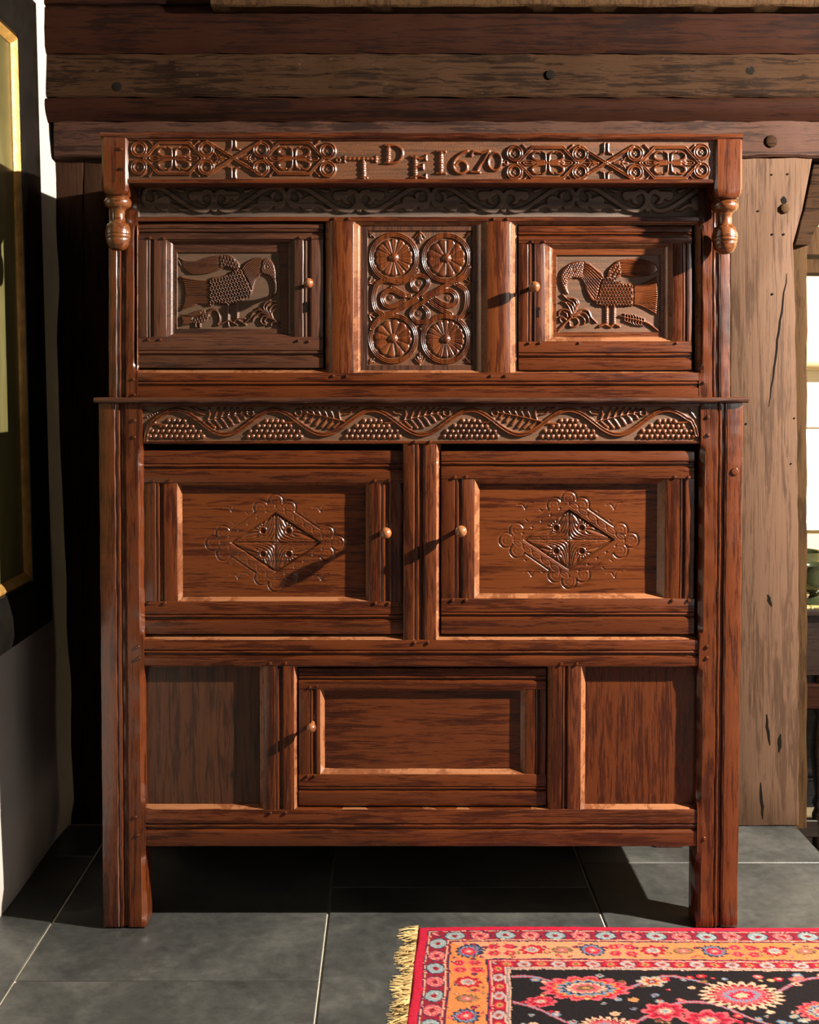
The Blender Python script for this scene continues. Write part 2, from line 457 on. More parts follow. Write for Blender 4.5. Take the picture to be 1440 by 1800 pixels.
# pegs and holes of the timbers
def disc(name, px, py, y, rpx, mat, parent, h=.006, sides=12, inset=False):
    r_ = rpx * (D + y) / F
    x, _, z = W(px, py, y)
    pr = [(r_, -.004), (r_, h * .5), (r_ * .8, h * .9), (r_ * .3, h)] if not inset else [(r_, -.02), (r_, .0006), (r_ * .86, .0009), (r_ * .8, -.0006)]
    return lathe(name, pr, mat, parent, 'Y', (x, y, z), sides)
disc('peg', 1355, 249, .574, 11, M['beamR'], wb, .008); disc('peg', 1379, 367, YB - .013, 9, M['jamb'], wb, .008, 7)
for px, py, r_ in ((206, 152, 8), (968, 131, 8), (1319, 124, 8)):
    disc('peg_hole', px, py, .5635, r_, M['dark'], wb, .001)
for px, py, r_ in ((1357, 307, 1.6), (1385, 306, 1.8), (1358, 412, 2), (1378, 412, 2), (1333, 371, 1.8), (1358, 517, 2), (1312, 745, 1.8), (1391, 815, 1.4), (1397, 735, 1.4)):
    disc('nail_hole', px, py, YB - .0135, r_, M['dark'], wb, .001)
def crack(pts, w_, y=YB - .0132):
    V = []; Fc = []
    n = len(pts)
    for i, (px, py) in enumerate(pts):
        ww = w_ * math.sin(math.pi * (i + .15) / (n - .7)) + .3
        for s in (-1, 1): V.append(W(px + s * ww, py, y))
    for i in range(n - 1): Fc.append((2 * i, 2 * i + 1, 2 * i + 3, 2 * i + 2))
    m = len(V); V += [(v[0], v[1] + .01, v[2]) for v in V]
    Fc += [(f[3] + m, f[2] + m, f[1] + m, f[0] + m) for f in Fc]
    mesh_obj('crack', V, Fc, M['dark'], wb, 0)
def jag(a, b, n=9, j=2):
    return [(a[0] + (b[0] - a[0]) * i / n + random.uniform(-j, j) * .6, a[1] + (b[1] - a[1]) * i / n) for i in range(n + 1)]
crack(jag((1384, 480), (1352, 715), 14), 1.3); crack(jag((1378, 345), (1378, 360), 3), 5)
crack(jag((1348, 1255), (1353, 1310), 5), 2); crack(jag((1372, 1290), (1371, 1322), 4), 3); crack(jag((1338, 1375), (1342, 1440), 6), 2)
crack(jag((1350, 1045), (1357, 1066), 4), 2.5)

# ------------------------------------------------------------------ carving in relief (height fields in front-view units)
class Carve:
    def __init__(s, l, r, t, b, res, ground):
        s.l, s.r, s.t, s.b = l, r, t, b
        s.nx = int((r - l) / res) + 1; s.ny = int((b - t) / res) + 1
        s.xs = np.linspace(l, r, s.nx); s.ys = np.linspace(t, b, s.ny)
        s.H = np.full((s.ny, s.nx), ground, float); s.L = np.zeros((s.ny, s.nx), int)
        s.g = ground
    def win(s, pts, m):
        xs = [p[0] for p in pts]; ys = [p[1] for p in pts]
        i0 = np.searchsorted(s.xs, min(xs) - m); i1 = np.searchsorted(s.xs, max(xs) + m)
        j0 = np.searchsorted(s.ys, min(ys) - m); j1 = np.searchsorted(s.ys, max(ys) + m)
        if i1 <= i0 or j1 <= j0: return None
        sl = (slice(j0, j1), slice(i0, i1)); X, Y = np.meshgrid(s.xs[i0:i1], s.ys[j0:j1])
        return sl, X, Y
    def dist(s, pts, X, Y, want_t=False):
        d = np.full(X.shape, 1e9); T = np.zeros(X.shape); n = len(pts) - 1
        for i in range(n):
            ax, ay = pts[i]; bx, by = pts[i + 1]
            dx, dy = bx - ax, by - ay; L2 = dx * dx + dy * dy + 1e-9
            t_ = np.clip(((X - ax) * dx + (Y - ay) * dy) / L2, 0, 1)
            dd = np.hypot(X - ax - t_ * dx, Y - ay - t_ * dy)
            if want_t: T = np.where(dd < d, (i + t_) / n, T)
            d = np.minimum(d, dd)
        return (d, T) if want_t else d
    def put(s, sl, new, mask, lab):
        H = s.H[sl]; ok = mask & (new > H); H[ok] = new[ok]
        if lab is not None: s.L[sl][ok] = lab
    def stroke(s, pts, w_, h, prof='round', lab=None, w2=None, gw=.18, gd=1.2):
        wm = max(w_, w2 or 0); q = s.win(pts, wm)
        if q is None: return
        sl, X, Y = q; d, T = s.dist(pts, X, Y, True)
        hw = (w_ + ((w2 if w2 is not None else w_) - w_) * T) / 2
        m = d < hw; u = np.clip(d / np.maximum(hw, 1e-3), 0, 1)
        lo = s.g
        if prof == 'round': new = lo + (h - lo) * np.sqrt(1 - u * u * .97)
        elif prof == 'flat': new = lo + (h - lo) * np.clip((1 - u) * 5, 0, 1) ** .6
        else:
            new = lo + (h - lo) * np.clip((1 - u) * 4.5, 0, 1) ** .6 - gd * np.exp(-(u / gw) ** 2) * (h - lo) / 4
            if prof == 'triple':
                new = lo + (h - lo) * np.clip((1 - u) * 4.5, 0, 1) ** .6 - gd * (h - lo) / 4 * (1.9 * np.exp(-((u - .34) / .12) ** 2))
        s.put(sl, new, m, lab)
    def groove(s, pts, w_, dep, only=False, lab=None):
        q = s.win(pts, w_ * 2.5)
        if q is None: return
        sl, X, Y = q; d = s.dist(pts, X, Y)
        g = dep * np.exp(-(d / w_) ** 2)
        if only: g = g * (s.H[sl] > s.g + .6)
        if lab is not None: g = g * (s.L[sl] == lab)
        s.H[sl] -= g
    def poly(s, pts, h, lab=None, edge=3, dome=0):
        q = s.win(pts, 1)
        if q is None: return
        sl, X, Y = q; ins = np.zeros(X.shape, bool); n = len(pts)
        for i in range(n):
            x0, y0 = pts[i]; x1, y1 = pts[(i + 1) % n]
            if y0 == y1: continue
            c = ((Y < y0) != (Y < y1)) & (X < (x1 - x0) * (Y - y0) / (y1 - y0) + x0); ins ^= c
        d = s.dist(list(pts) + [pts[0]], X, Y)
        new = s.g + (h - s.g) * np.clip(d / edge, 0, 1) ** .6 + dome * np.clip(d / (edge * 3), 0, 1)
        s.put(sl, new, ins, lab)
    def bump(s, x, y, r_, h, lab=None, base=None):
        q = s.win([(x, y)], r_)
        if q is None: return
        sl, X, Y = q; d = np.hypot(X - x, Y - y); m = d < r_
        b0 = s.g if base is None else base
        new = b0 + (h - b0) * np.sqrt(np.clip(1 - (d / r_) ** 2, 0, 1)); s.put(sl, new, m, lab)
    def scale(s, x, y, r_, dep, ang=0):
        """one crescent gouge cut"""
        q = s.win([(x, y)], r_ * 1.3)
        if q is None: return
        sl, X, Y = q; ca, sa = math.cos(ang), math.sin(ang)
        U = (X - x) * ca + (Y - y) * sa; V = -(X - x) * sa + (Y - y) * ca
        d = np.hypot(U, V)
        c = np.exp(-((d - r_ * .62) / (r_ * .26)) ** 2) * (U > -r_ * .1)
        s.H[sl] += -dep * c + dep * .5 * np.exp(-(np.hypot(U, V) / (r_ * .4)) ** 2)
    def hole(s, x, y, r_, dep):
        q = s.win([(x, y)], r_)
        if q is None: return
        sl, X, Y = q; d = np.hypot(X - x, Y - y); m = d < r_
        s.H[sl] = np.where(m, np.minimum(s.H[sl], -dep * np.clip((r_ - d) / 1.5, 0, 1) + s.H[sl] * np.clip(1 - (r_ - d) / 1.5, 0, 1)), s.H[sl])
    def mesh(s, name, labels, y, mat, parent, dustk=1.0, base=False, blur=1, rim=0.0, gnoise=.25):
        H = s.H.copy()
        k = np.array([1, 2, 1]) / 4
        for _ in range(blur):
            P = np.pad(H, 1, mode='edge')
            H = (P[:-2, 1:-1] + 2 * P[1:-1, 1:-1] + P[2:, 1:-1]) / 4
            P = np.pad(H, 1, mode='edge')
            H = (P[1:-1, :-2] + 2 * P[1:-1, 1:-1] + P[1:-1, 2:]) / 4
        low = np.clip((s.g * .35 - H) / max(.1, abs(s.g) * .6), 0, 1)
        rn = np.random.rand(*H.shape) - .5
        H = H + rn * gnoise * low + (np.random.rand(*H.shape) - .5) * .05
        dust = np.clip(low * dustk, 0, 1)
        H[0, :] = H[-1, :] = rim; H[:, 0] = H[:, -1] = rim
        sc_ = (D + y) / F
        XX, YY = np.meshgrid(s.xs, s.ys)
        Z = CAMH + (CY - YY) * sc_; Xw = (XX - CX) * sc_
        if base: Xw = Xw  # the carved fields keep their own place
        Yw = y - H / 1000.0
        ny, nx = H.shape
        idx = np.arange(ny * nx).reshape(ny, nx)
        Q = np.stack([idx[:-1, :-1], idx[1:, :-1], idx[1:, 1:], idx[:-1, 1:]], -1).reshape(-1, 4)
        Lq = np.stack([s.L[:-1, :-1], s.L[1:, :-1], s.L[1:, 1:], s.L[:-1, 1:]], -1).reshape(-1, 4).max(1)
        co = np.stack([Xw, Yw, Z], -1).reshape(-1, 3); du = dust.reshape(-1)
        root = None
        for lab in [0] + sorted(set(Lq.tolist()) - {0}):
            q = Q[Lq == lab]
            if len(q) < 6: continue
            u, inv = np.unique(q, return_inverse=True); q2 = inv.reshape(-1, 4)
            me = bpy.data.meshes.new(name)
            me.vertices.add(len(u)); me.vertices.foreach_set('co', co[u].astype(np.float32).ravel())
            me.loops.add(len(q2) * 4); me.loops.foreach_set('vertex_index', q2.astype(np.int32).ravel())
            me.polygons.add(len(q2)); me.polygons.foreach_set('loop_start', np.arange(0, len(q2) * 4, 4, dtype=np.int32))
            me.polygons.foreach_set('loop_total', np.full(len(q2), 4, np.int32))
            me.update(calc_edges=True); me.shade_smooth()
            a = me.attributes.new('dust', 'FLOAT', 'POINT'); a.data.foreach_set('value', du[u].astype(np.float32))
            me.materials.append(mat)
            nm = name if lab == 0 else labels[lab]
            o = bpy.data.objects.new(nm, me); col.objects.link(o)
            if lab == 0: root = o; o.parent = parent
            else: o.parent = (root if labels.get('sub') else parent)
        return root

def cr(pts, n=8, closed=False):
    P = list(pts); out = []
    m = len(P)
    rng = range(m if closed else m - 1)
    for i in rng:
        if closed: p0, p1, p2, p3 = P[(i - 1) % m], P[i], P[(i + 1) % m], P[(i + 2) % m]
        else: p0, p1, p2, p3 = P[max(0, i - 1)], P[i], P[i + 1], P[min(m - 1, i + 2)]
        for j in range(n):
            t = j / n; t2 = t * t; t3 = t2 * t
            out.append(tuple(.5 * (2 * p1[k] + (p2[k] - p0[k]) * t + (2 * p0[k] - 5 * p1[k] + 4 * p2[k] - p3[k]) * t2 + (3 * p1[k] - p0[k] - 3 * p2[k] + p3[k]) * t3) for k in (0, 1)))
    if not closed: out.append(P[-1])
    return out
def T(pts, s, ox, oy): return [(p[0] / s + ox, p[1] / s + oy) for p in pts]
def circ(x, y, r_, n=28, ry=None, a0=0, a1=2 * math.pi):
    ry = ry or r_
    return [(x + r_ * math.cos(a0 + (a1 - a0) * i / n), y + ry * math.sin(a0 + (a1 - a0) * i / n)) for i in range(n + 1)]
def lerpc(A, B, u, n=14):
    def samp(P, t):
        t *= len(P) - 1; i = min(int(t), len(P) - 2); f = t - i
        return (P[i][0] + (P[i + 1][0] - P[i][0]) * f, P[i][1] + (P[i + 1][1] - P[i][1]) * f)
    out = []
    for i in range(n + 1):
        a = samp(A, i / n); b = samp(B, i / n); out.append((a[0] + (b[0] - a[0]) * u, a[1] + (b[1] - a[1]) * u))
    return out

# ------------------------------------------------------------------ THE CUPBOARD
cup = empty('court_cupboard', (0, .25, 0))
_inv = None
class Par:  # children keep world coordinates: parent sits at (0,.25,0)
    pass
def fixpar():
    for ch in cup.children: ch.matrix_parent_inverse = cup.matrix_world.inverted()
tag(cup, 'tall carved dark oak cupboard with panelled doors and a dated frieze, on the slate floor', 'cupboard')
BX = M['oakX']; BZ = M['oakZ']

# --- base carcass
YR = .003
def post(l0, r0, beads_, name='post'):
    return board(name, l0, r0, 708, 1632, 0, .065, BZ, cup, beads=beads_, vert=True, base=False, amp=.0009)
def base_post(l, r, bd, side):
    o = board('front_post', l, r, 706, 1630, 0, .065, BZ, cup, beads=[bd], vert=True, amp=.0009, cham=(side, [(784, 1116), (1176, 1414), (1500, 1626)], .013))
    for v in o.data.vertices:
        v.co.x *= taper(v.co.z)
        if v.co.z < 0: v.co.z = 0.0
    return o
base_post(173, 249.5, (200, 221, 1.0), 'r'); base_post(1233, 1307, (1262, 1280, 1.0), 'l')
ctop = board('top_board', 164, 1317, 699, 708, -.014, .53, M['oakDX'], cup, amp=.0009, ease=3, prof=[(699, 4), (700.5, .5), (704, 0), (707, 2), (708.5, 6)])
mid = board('middle_rail', 249, 1233, 1125, 1171, YR, .04, BX, cup, beads=[(1142, 1157)], base=True)
bot = board('bottom_rail', 249, 1233, 1423, 1488, YR, .04, BX, cup, beads=[(1447, 1463)], base=True, amp=.0009)
board('top_rail_edge', 249, 1233, 775, 780, YR, .04, BX, cup, base=True, ease=.8)
board('top_rail_edge', 249, 1233, 708, 715, YR, .04, BX, cup, base=True, ease=.8)
mun = board('centre_muntin', 709, 767, 780, 1125, YR, .04, BZ, cup, beads=[(727, 748, 1.0)], vert=True, base=True)
board('muntin', 464, 517, 1171, 1423, YR, .04, BZ, cup, beads=[(483, 499)], vert=True, base=True)
board('muntin', 969, 1021, 1171, 1423, YR, .04, BZ, cup, beads=[(987, 999)], vert=True, base=True)

def door(lrtb, panel, y, tr, br, ls, rs, beads, yp, name_mat, in_prof=None, base=True, carve=None, inner=None, wood_p=None):
    """lrtb whole door; tr/br: y limits of rails; ls/rs: x limits of stiles; panel: inner rect"""
    l, r, t, b = lrtb
    hx, hz = name_mat
    root = board('door', l + 3, r - 3, t + 3, b - 3, y + .030, .006, M['oakDX'], cup, vert=False, base=base, amp=0)
    board('rail', l, r, t, tr, y, .026, hx, root, beads=[beads[0]], base=base)
    board('rail', l, r, br, b, y, .026, hx, root, beads=[beads[1]], base=base)
    board('stile', l, ls, tr, br, y, .026, hz, root, beads=[beads[2]], vert=True, base=base)
    board('stile', rs, r, tr, br, y, .026, hz, root, beads=[beads[3]], vert=True, base=base)
    reveal('panel_moulding', (ls, rs, tr, br), inner, y + .0008, yp, in_prof[1], root, in_prof[0], base)
    return root
def flatpanel(px, y, mat, parent, base=True):
    l, r, t, b = px
    return board('panel', l - 2, r + 2, t - 2, b + 2, y, .008, mat, parent, vert=False, base=base, amp=.0006, ease=.01)

CH = [(0, 0), (.05, .03), (.92, .95), (1, 1)]
YD = .013; YP = .031
# left lower door
dl = door((250, 708.5, 792, 1115), None, YD, 849, 1057, 312, 648, [(814, 829), (1079, 1093), (273, 289), (668, 687)], YP, (M['oakX'], M['oakZ']), (CH, M['chamfer']), inner=(321, 643, 853, 1049))
dr = door((776, 1221, 793, 1115), None, YD, 842, 1052, 834, 1169, [(810, 824), (1075, 1088), (798, 815), (1194, 1206)], YP, (M['oakX'], M['oakZ']), (CH, M['chamfer']), inner=(843, 1155, 850, 1043))
# chamfered openings of the carcass
def opening(o, i, y1, mat=None, y0=.0035, side=(0, 0)): return reveal('frame_chamfer', o, i, y0, y1, mat or M['chamfer'], cup, CH, True, side)
opening((249.3, 709, 780, 1125), (252, 709.5, 781, 1116), YD + .012, side=(.012, 0))
opening((767, 1233, 780, 1125), (775, 1230, 781, 1116), YD + .012, side=(0, .012))
# lower tier
pl1 = (248, 464, 1171, 1423); opening((249.3, 464, 1171, 1423), (252, 457, 1172, 1413), .024, side=(.012, 0))
opening((1021, 1233, 1171, 1423), (1029, 1230, 1172, 1413), .024, side=(0, .012))
opening((517, 969, 1171, 1423), (524, 961, 1172, 1419), YD + .01)
board('side_panel', 251, 460, 1170, 1416, .024, .01, wood('brown_oak_panel', [(.011, .0028, .0009), (.022, .0060, .0016), (.045, .0140, .0038)], 'Z', rough=.4), cup, vert=True, base=True, amp=.0006, ease=.01)
board('side_panel', 1025, 1230, 1170, 1416, .024, .01, M['oakZ'], cup, vert=True, base=True, amp=.0006, ease=.01)
dc = door((525, 960, 1175, 1417), None, YD + .002, 1212, 1361, 563, 923, [(1187, 1199), (1382, 1393), (544, 557), (940, 951)], .029, (M['oakX'], M['oakZ']), (CH, M['chamfer']), inner=(571, 915, 1214, 1350))
board('panel', 568, 918, 1210, 1354, .028, .004, M['oakX'], dc, base=True, amp=.0006, ease=.01)

# --- diamond carved panels
def diamond_panel(cx, cy, rect, ylev, parent):
    l, r, t, b = rect
    fl, fr, ft, fb = cx - 130, cx + 130, cy - 92, cy + 90
    fl = max(fl, l + 1); fr = min(fr, r - 1); ft = max(ft, t + 1); fb = min(fb, b - 1)
    C = Carve(fl, fr, ft, fb, .68, 0)
    X, Y = np.meshgrid(C.xs, C.ys); x = X - cx; y = Y - cy
    hw, hh = 81, 53.5
    def dia(a, b_): return (np.abs(x) / a + np.abs(y) / b_ - 1) * a * b_ / math.hypot(a, b_)
    lob = [(0, -72), (-25.5, -61), (22.5, -61), (-110, 1), (-92, -16.5), (-91, 19), (0, 73), (-24, 62), (23.5, 62), (109, 1), (90, -16.5), (90, 19)]
    U = dia(112, 78)
    for a, c in lob: U = np.minimum(U, np.hypot(x - a, y - c) - 13.2)
    H = C.H
    H -= 2.2 * np.exp(-(U / .95) ** 2)
    H += .5 * ((U < -1.5))
    din = dia(hw, hh)
    H -= 1.0 * np.exp(-((din - 2.0) / .6) ** 2)
    for a, c in lob:
        d = np.hypot(x - a, y - c); out = din > 3
        H -= .9 * np.exp(-((d - 7) / .6) ** 2) * out * ((np.abs(a) > 60) * (np.sign(a) * (x - a) > -3) + (np.abs(a) <= 60) * (np.sign(c) * (y - c) > -3))
        H -= .8 * np.exp(-(d / 1.0) ** 2)
    # chain of incised ovals along the band
    for sx in (-1, 1):
        for sy in (-1, 1):
            for k in range(6):
                u = (k + .5) / 6; px_, py_ = sx * 98 * u, sy * 65.5 * (1 - u)
                ang = math.atan2(-sy * 65.5, sx * 98); ca, sa = math.cos(ang), math.sin(ang)
                A = (x - px_) * ca + (y - py_) * sa; B = -(x - px_) * sa + (y - py_) * ca
                e = np.hypot(A / 9.5, B / 4.6)
                H -= .9 * np.exp(-((e - 1) / .12) ** 2)
                for q in (-3.2, 0, 3.2): H -= .8 * np.exp(-(((A - q) ** 2 + B ** 2) / .8))
    # sunk diamond
    ins = din < 0
    H[ins] = np.maximum(-5.5, -5.5 * np.clip(-din[ins] / 1.2, 0, 1))
    C.g = -5.5
    xa = np.abs(x) / (hw - 3.5); ya = np.abs(y) / (hh - 3.0)
    inn = (xa + ya) < 1
    f_ = np.sqrt(xa * ya) / .5
    ridge = np.abs(np.cos(np.pi * (f_ * 8.0 + .5))) ** .6
    # toothed tips of the leaves along the edge of the sunk field
    tip = np.clip((1 - xa - ya) / .045 - .5 * (1 - ridge), 0, 1)
    h = -4.6 + (3.9 * ridge) * tip
    ex, ey = 22.5, 20.5
    de = np.hypot(np.abs(x) - ex, np.abs(y) - ey); te = np.arctan2(np.abs(y) - ey, np.abs(x) - ex)
    rad = -4.6 + 3.7 * np.abs(np.cos(te * 7)) ** .6 * np.clip((1 - xa - ya) / .06, 0, 1)
    h = np.where(f_ > .60, rad, h)
    h = np.where(de < 8.6, -.9 - 2.6 * np.exp(-((de - 8.4) / .6) ** 2), h)
    h = np.where(de < 5.2, -1.0 - 6 * np.clip((5.2 - de) / 1.5, 0, 1), h)
    h = np.where((np.abs(x) < 1.3) | (np.abs(y) < 1.1), np.where(inn, -3.6, h), h)
    H[inn] = h[inn]; C.L[inn] = 1
    C.bump(cx, cy, 4, -2.5, 1)
    C.g = -1
    # small gull-like marks around the lozenge
    for gx, gy, fl_ in ((-77, -58, 0), (79, -58, 1), (-66, 60, 0), (80, 62, 1)):
        a = cr([(gx + cx - 14, gy + cy - 3), (gx + cx - 6, gy + cy - 4), (gx + cx, gy + cy + 4)], 5)
        b_ = cr([(gx + cx, gy + cy + 4), (gx + cx + 4, gy + cy - 5), (gx + cx + 13, gy + cy - 7)], 5)
        C.groove(a, .9, 1.3); C.groove(b_, .9, 1.3)
    for gx, gy in ((-50, -52), (50, -50), (-75, -34), (72, -34), (-77, 36), (74, 36), (-48, 56), (60, 50)):
        C.groove([(cx + gx - 2, cy + gy - 1.5), (cx + gx + 2, cy + gy + 1.5)], .8, 1.2)
    C.g = -5
    root = C.mesh('panel', {1: 'carved_lozenge', 'sub': False}, ylev, M['carveX'], parent, dustk=.25, blur=1, gnoise=.2)
    # plain boards around the carved field
    V = []; Fc = []
    for px, py in ((l, t), (r, t), (r, b), (l, b), (fl, ft), (fr, ft), (fr, fb), (fl, fb)): V.append(W(px, py, ylev))
    Fc = [(0, 4, 5, 1), (1, 5, 6, 2), (2, 6, 7, 3), (3, 7, 4, 0)]
    m = len(V); V += [(v[0], v[1] + .006, v[2]) for v in V[:4]]
    Fc += [(0, 1, 9, 8), (1, 2, 10, 9), (2, 3, 11, 10), (3, 0, 8, 11), (8, 9, 10, 11)]
    mesh_obj('panel_margin', V, Fc, M['carveX'], parent, 0)
diamond_panel(484.6, 953.8, (319, 646, 851, 1051), YP, dl)
diamond_panel(1000.5, 948.8, (841, 1158, 848, 1046), YP, dr)

# --- vine frieze
def vine():
    C = Carve(249.5, 1232.5, 714, 776, .64, -4.2)
    def wy(x): return 742.5 - 21.5 * math.cos((x - 309) * 2 * math.pi / 172.8)
    pts = [(255, 776), (257, 762), (262, 748)] + [(x, wy(x)) for x in np.arange(272, 1212, 5)] + [(1216, 740), (1222, 752), (1225, 765)]
    C.stroke(pts, 8.6, 1.2, 'band', 1, gw=.16, gd=2.2)
    peaks = [309 + 172.8 * k for k in range(6)]
    for p in peaks:
        for rix, gy in enumerate((767.5, 758.5, 749.5, 740.5, 733.5)):
            for k in range(-7, 8):
                gx = p + k * 9.4 + (4.7 if rix % 2 else 0)
                if abs(gx - p) > 50 or gx < 262 or gx > 1226: continue
                if gy - wy(gx) > 10.5 + (2 if rix else 0): C.bump(gx + random.uniform(-.6, .6), gy + random.uniform(-.6, .6), 4.5, .4 + random.uniform(-.4, .4), 10 + peaks.index(p))
    for i, p in enumerate(peaks):
        if i == 0: C.stroke([(266, 745), (290, 748)], 7, 0, 'round', 1, 4)
        elif i % 2: C.stroke([(p + 40, 741), (p + 20, 744)], 7, 0, 'round', 1, 4)
        else: C.stroke([(p - 40, 744), (p - 18, 745)], 7, 0, 'round', 1, 4) if i != 2 else C.stroke([(p + 42, 742), (p + 22, 744)], 7, 0, 'round', 1, 4)
    for i in range(5):
        tx = 395.4 + 172.8 * i; s_ = 1 if i % 2 == 0 else -1
        x0, y0 = tx - s_ * 40, 741.5; x1, y1 = tx + s_ * 42, 724
        C.stroke([(x0, y0), (tx, 732), (x1, y1)], 3.2, 1.0, 'round', 20 + i, 2)
        for k in range(6):
            u = .12 + .14 * k; bx = x0 + (x1 - x0) * u; by = y0 + (y1 - y0) * u
            # upper lobes
            hy = 717.5
            if by - hy > 4:
                C.stroke(cr([(bx, by - 1), (bx + s_ * 3, by - (by - hy) * .5), (bx + s_ * (7 if k > 0 else 2), hy + 2)], 4), 2.4, .5, 'round', 20 + i, 6.2)
                C.groove(cr([(bx + s_ * 1, by - 1), (bx + s_ * 4, by - (by - hy) * .5), (bx + s_ * 7, hy + 3)], 4), .7, 1.4, True)
            ln = [12, 15, 16, 14, 11, 8][k]
            C.stroke(cr([(bx, by + 1), (bx + s_ * 5, by + ln * .5), (bx + s_ * (12 - k), by + ln)], 4), 2.4, .4, 'round', 20 + i, 6)
            C.groove(cr([(bx, by + 1), (bx + s_ * 5, by + ln * .5), (bx + s_ * (12 - k), by + ln)], 4), .7, 1.4, True)
        C.stroke(circ(x1 + s_ * 2, 725, 6, 12), 3, .6, 'round', 20 + i)
        # tendrils
        xs_ = tx - s_ * 58
        C.stroke(cr([(xs_ - s_ * 4, 717), (xs_ + s_ * 6, 721), (xs_ + s_ * 12, 727), (xs_ + s_ * 22, 729)], 5), 4, .2, 'round', 20 + i, 2)
        C.stroke(cr([(xs_ + s_ * 6, 717), (xs_ + s_ * 14, 721), (xs_ + s_ * 24, 722)], 5), 4, .2, 'round', 20 + i, 2)
    for x_ in np.arange(262, 292, 4.5): C.bump(x_ - 4, 733 - (x_ - 262) * .42 , 2.2, -.6, 1)
    C.groove([(251, 722), (262, 724)], 1.2, -3); C.groove([(1212, 720), (1226, 738)], 1.5, -3)
    C.mesh('vine_frieze', {1: 'vine_stem', **{10 + k: 'grape_cluster' for k in range(6)}, **{20 + k: 'oak_leaf' for k in range(5)}, 'sub': True}, YR, M['carveX'], cup, dustk=.8, base=False)
vine()

# --- upper stage
YU = .07
board('upper_post', 191, 242, 322, 702, YU, .05, BZ, cup, beads=[(204, 222, 1.0)], vert=True, amp=.0008, cham=('r', [(395, 652)], .014))
board('upper_post', 1229, 1284, 322, 702, YU, .05, BZ, cup, beads=[(1251, 1268, 1.0)], vert=True, amp=.0008, cham=('l', [(392, 655)], .014))
board('upper_bottom_rail', 242, 1229, 655, 702, YU, .04, BX, cup, beads=[(669, 683)])
board('upper_top_rail', 242, 1229, 381, 389, YU, .04, BX, cup, ease=.8)
board('upper_muntin', 582, 622, 389, 657, YU, .04, M['oakLZ'], cup, vert=True)
board('upper_muntin', 856, 897, 389, 657, YU, .04, M['oakLZ'], cup, vert=True)
def upop(o, i, y1, mat=None, st=None): return reveal('frame_moulding', o, i, YU + .0006, y1, mat or M['chamfer'], cup, st or MOULD)
upop((622, 856, 388, 657), (636, 835, 398, 650), YU + .016)
upop((241, 582, 388, 657), (244, 572, 390, 649), YU + .018, st=CH)
upop((897, 1232, 388, 657), (910, 1221, 396, 652), YU + .018)
YUD = YU + .009; YUP = YUD + .014
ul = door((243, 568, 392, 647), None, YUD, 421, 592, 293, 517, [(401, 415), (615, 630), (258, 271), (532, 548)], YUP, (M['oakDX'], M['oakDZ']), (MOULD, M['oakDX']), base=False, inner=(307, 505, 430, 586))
ur = door((912, 1217, 397, 651), None, YUD, 428, 600, 958, 1182, [(407, 418), (619, 634), (927, 943), (1199, 1211)], YUP, (M['oakX'], M['oakZ']), (MOULD, M['chamfer']), base=False, inner=(973, 1166, 437, 592))

def margin_ring(outer, inner, y, mat, parent, name='panel_margin'):
    l, r, t, b = outer; fl, fr, ft, fb = inner
    V = [W(px, py, y) for px, py in ((l, t), (r, t), (r, b), (l, b), (fl, ft), (fr, ft), (fr, fb), (fl, fb))]
    Fc = [(0, 4, 5, 1), (1, 5, 6, 2), (2, 6, 7, 3), (3, 7, 4, 0)]
    V += [(v[0], v[1] + .006, v[2]) for v in V[:4]]
    Fc += [(0, 1, 9, 8), (1, 2, 10, 9), (2, 3, 11, 10), (3, 0, 8, 11), (8, 9, 10, 11)]
    return mesh_obj(name, V, Fc, mat, parent, 0)

def dots(C, poly, dx, dy, slope, r_, dep, ang, off=0):
    xs = [p[0] for p in poly]; ys = [p[1] for p in poly]
    def inside(x, y):
        c = False; n = len(poly)
        for i in range(n):
            x0, y0 = poly[i]; x1, y1 = poly[(i + 1) % n]
            if (y < y0) != (y < y1) and x < (x1 - x0) * (y - y0) / (y1 - y0) + x0: c = not c
        return c
    j = 0; y = min(ys) - abs(slope) * (max(xs) - min(xs))
    while y < max(ys) + abs(slope) * (max(xs) - min(xs)):
        x = min(xs) + (dx / 2 if j % 2 else 0)
        while x < max(xs):
            yy = y + slope * (x - min(xs))
            if inside(x + 1.2, yy) and inside(x - 1.2, yy) and inside(x, yy + 1.2) and inside(x, yy - 1.2): C.scale(x, yy, r_, dep, ang)
            x += dx
        y += dy; j += 1
def stripes(C, A, B, n, w_=.75, dep=2.9, lab=None):
    for k in range(1, n + 1): C.groove(lerpc(cr(A, 4), cr(B, 4), k / (n + 1), 16), w_, dep, True, lab)

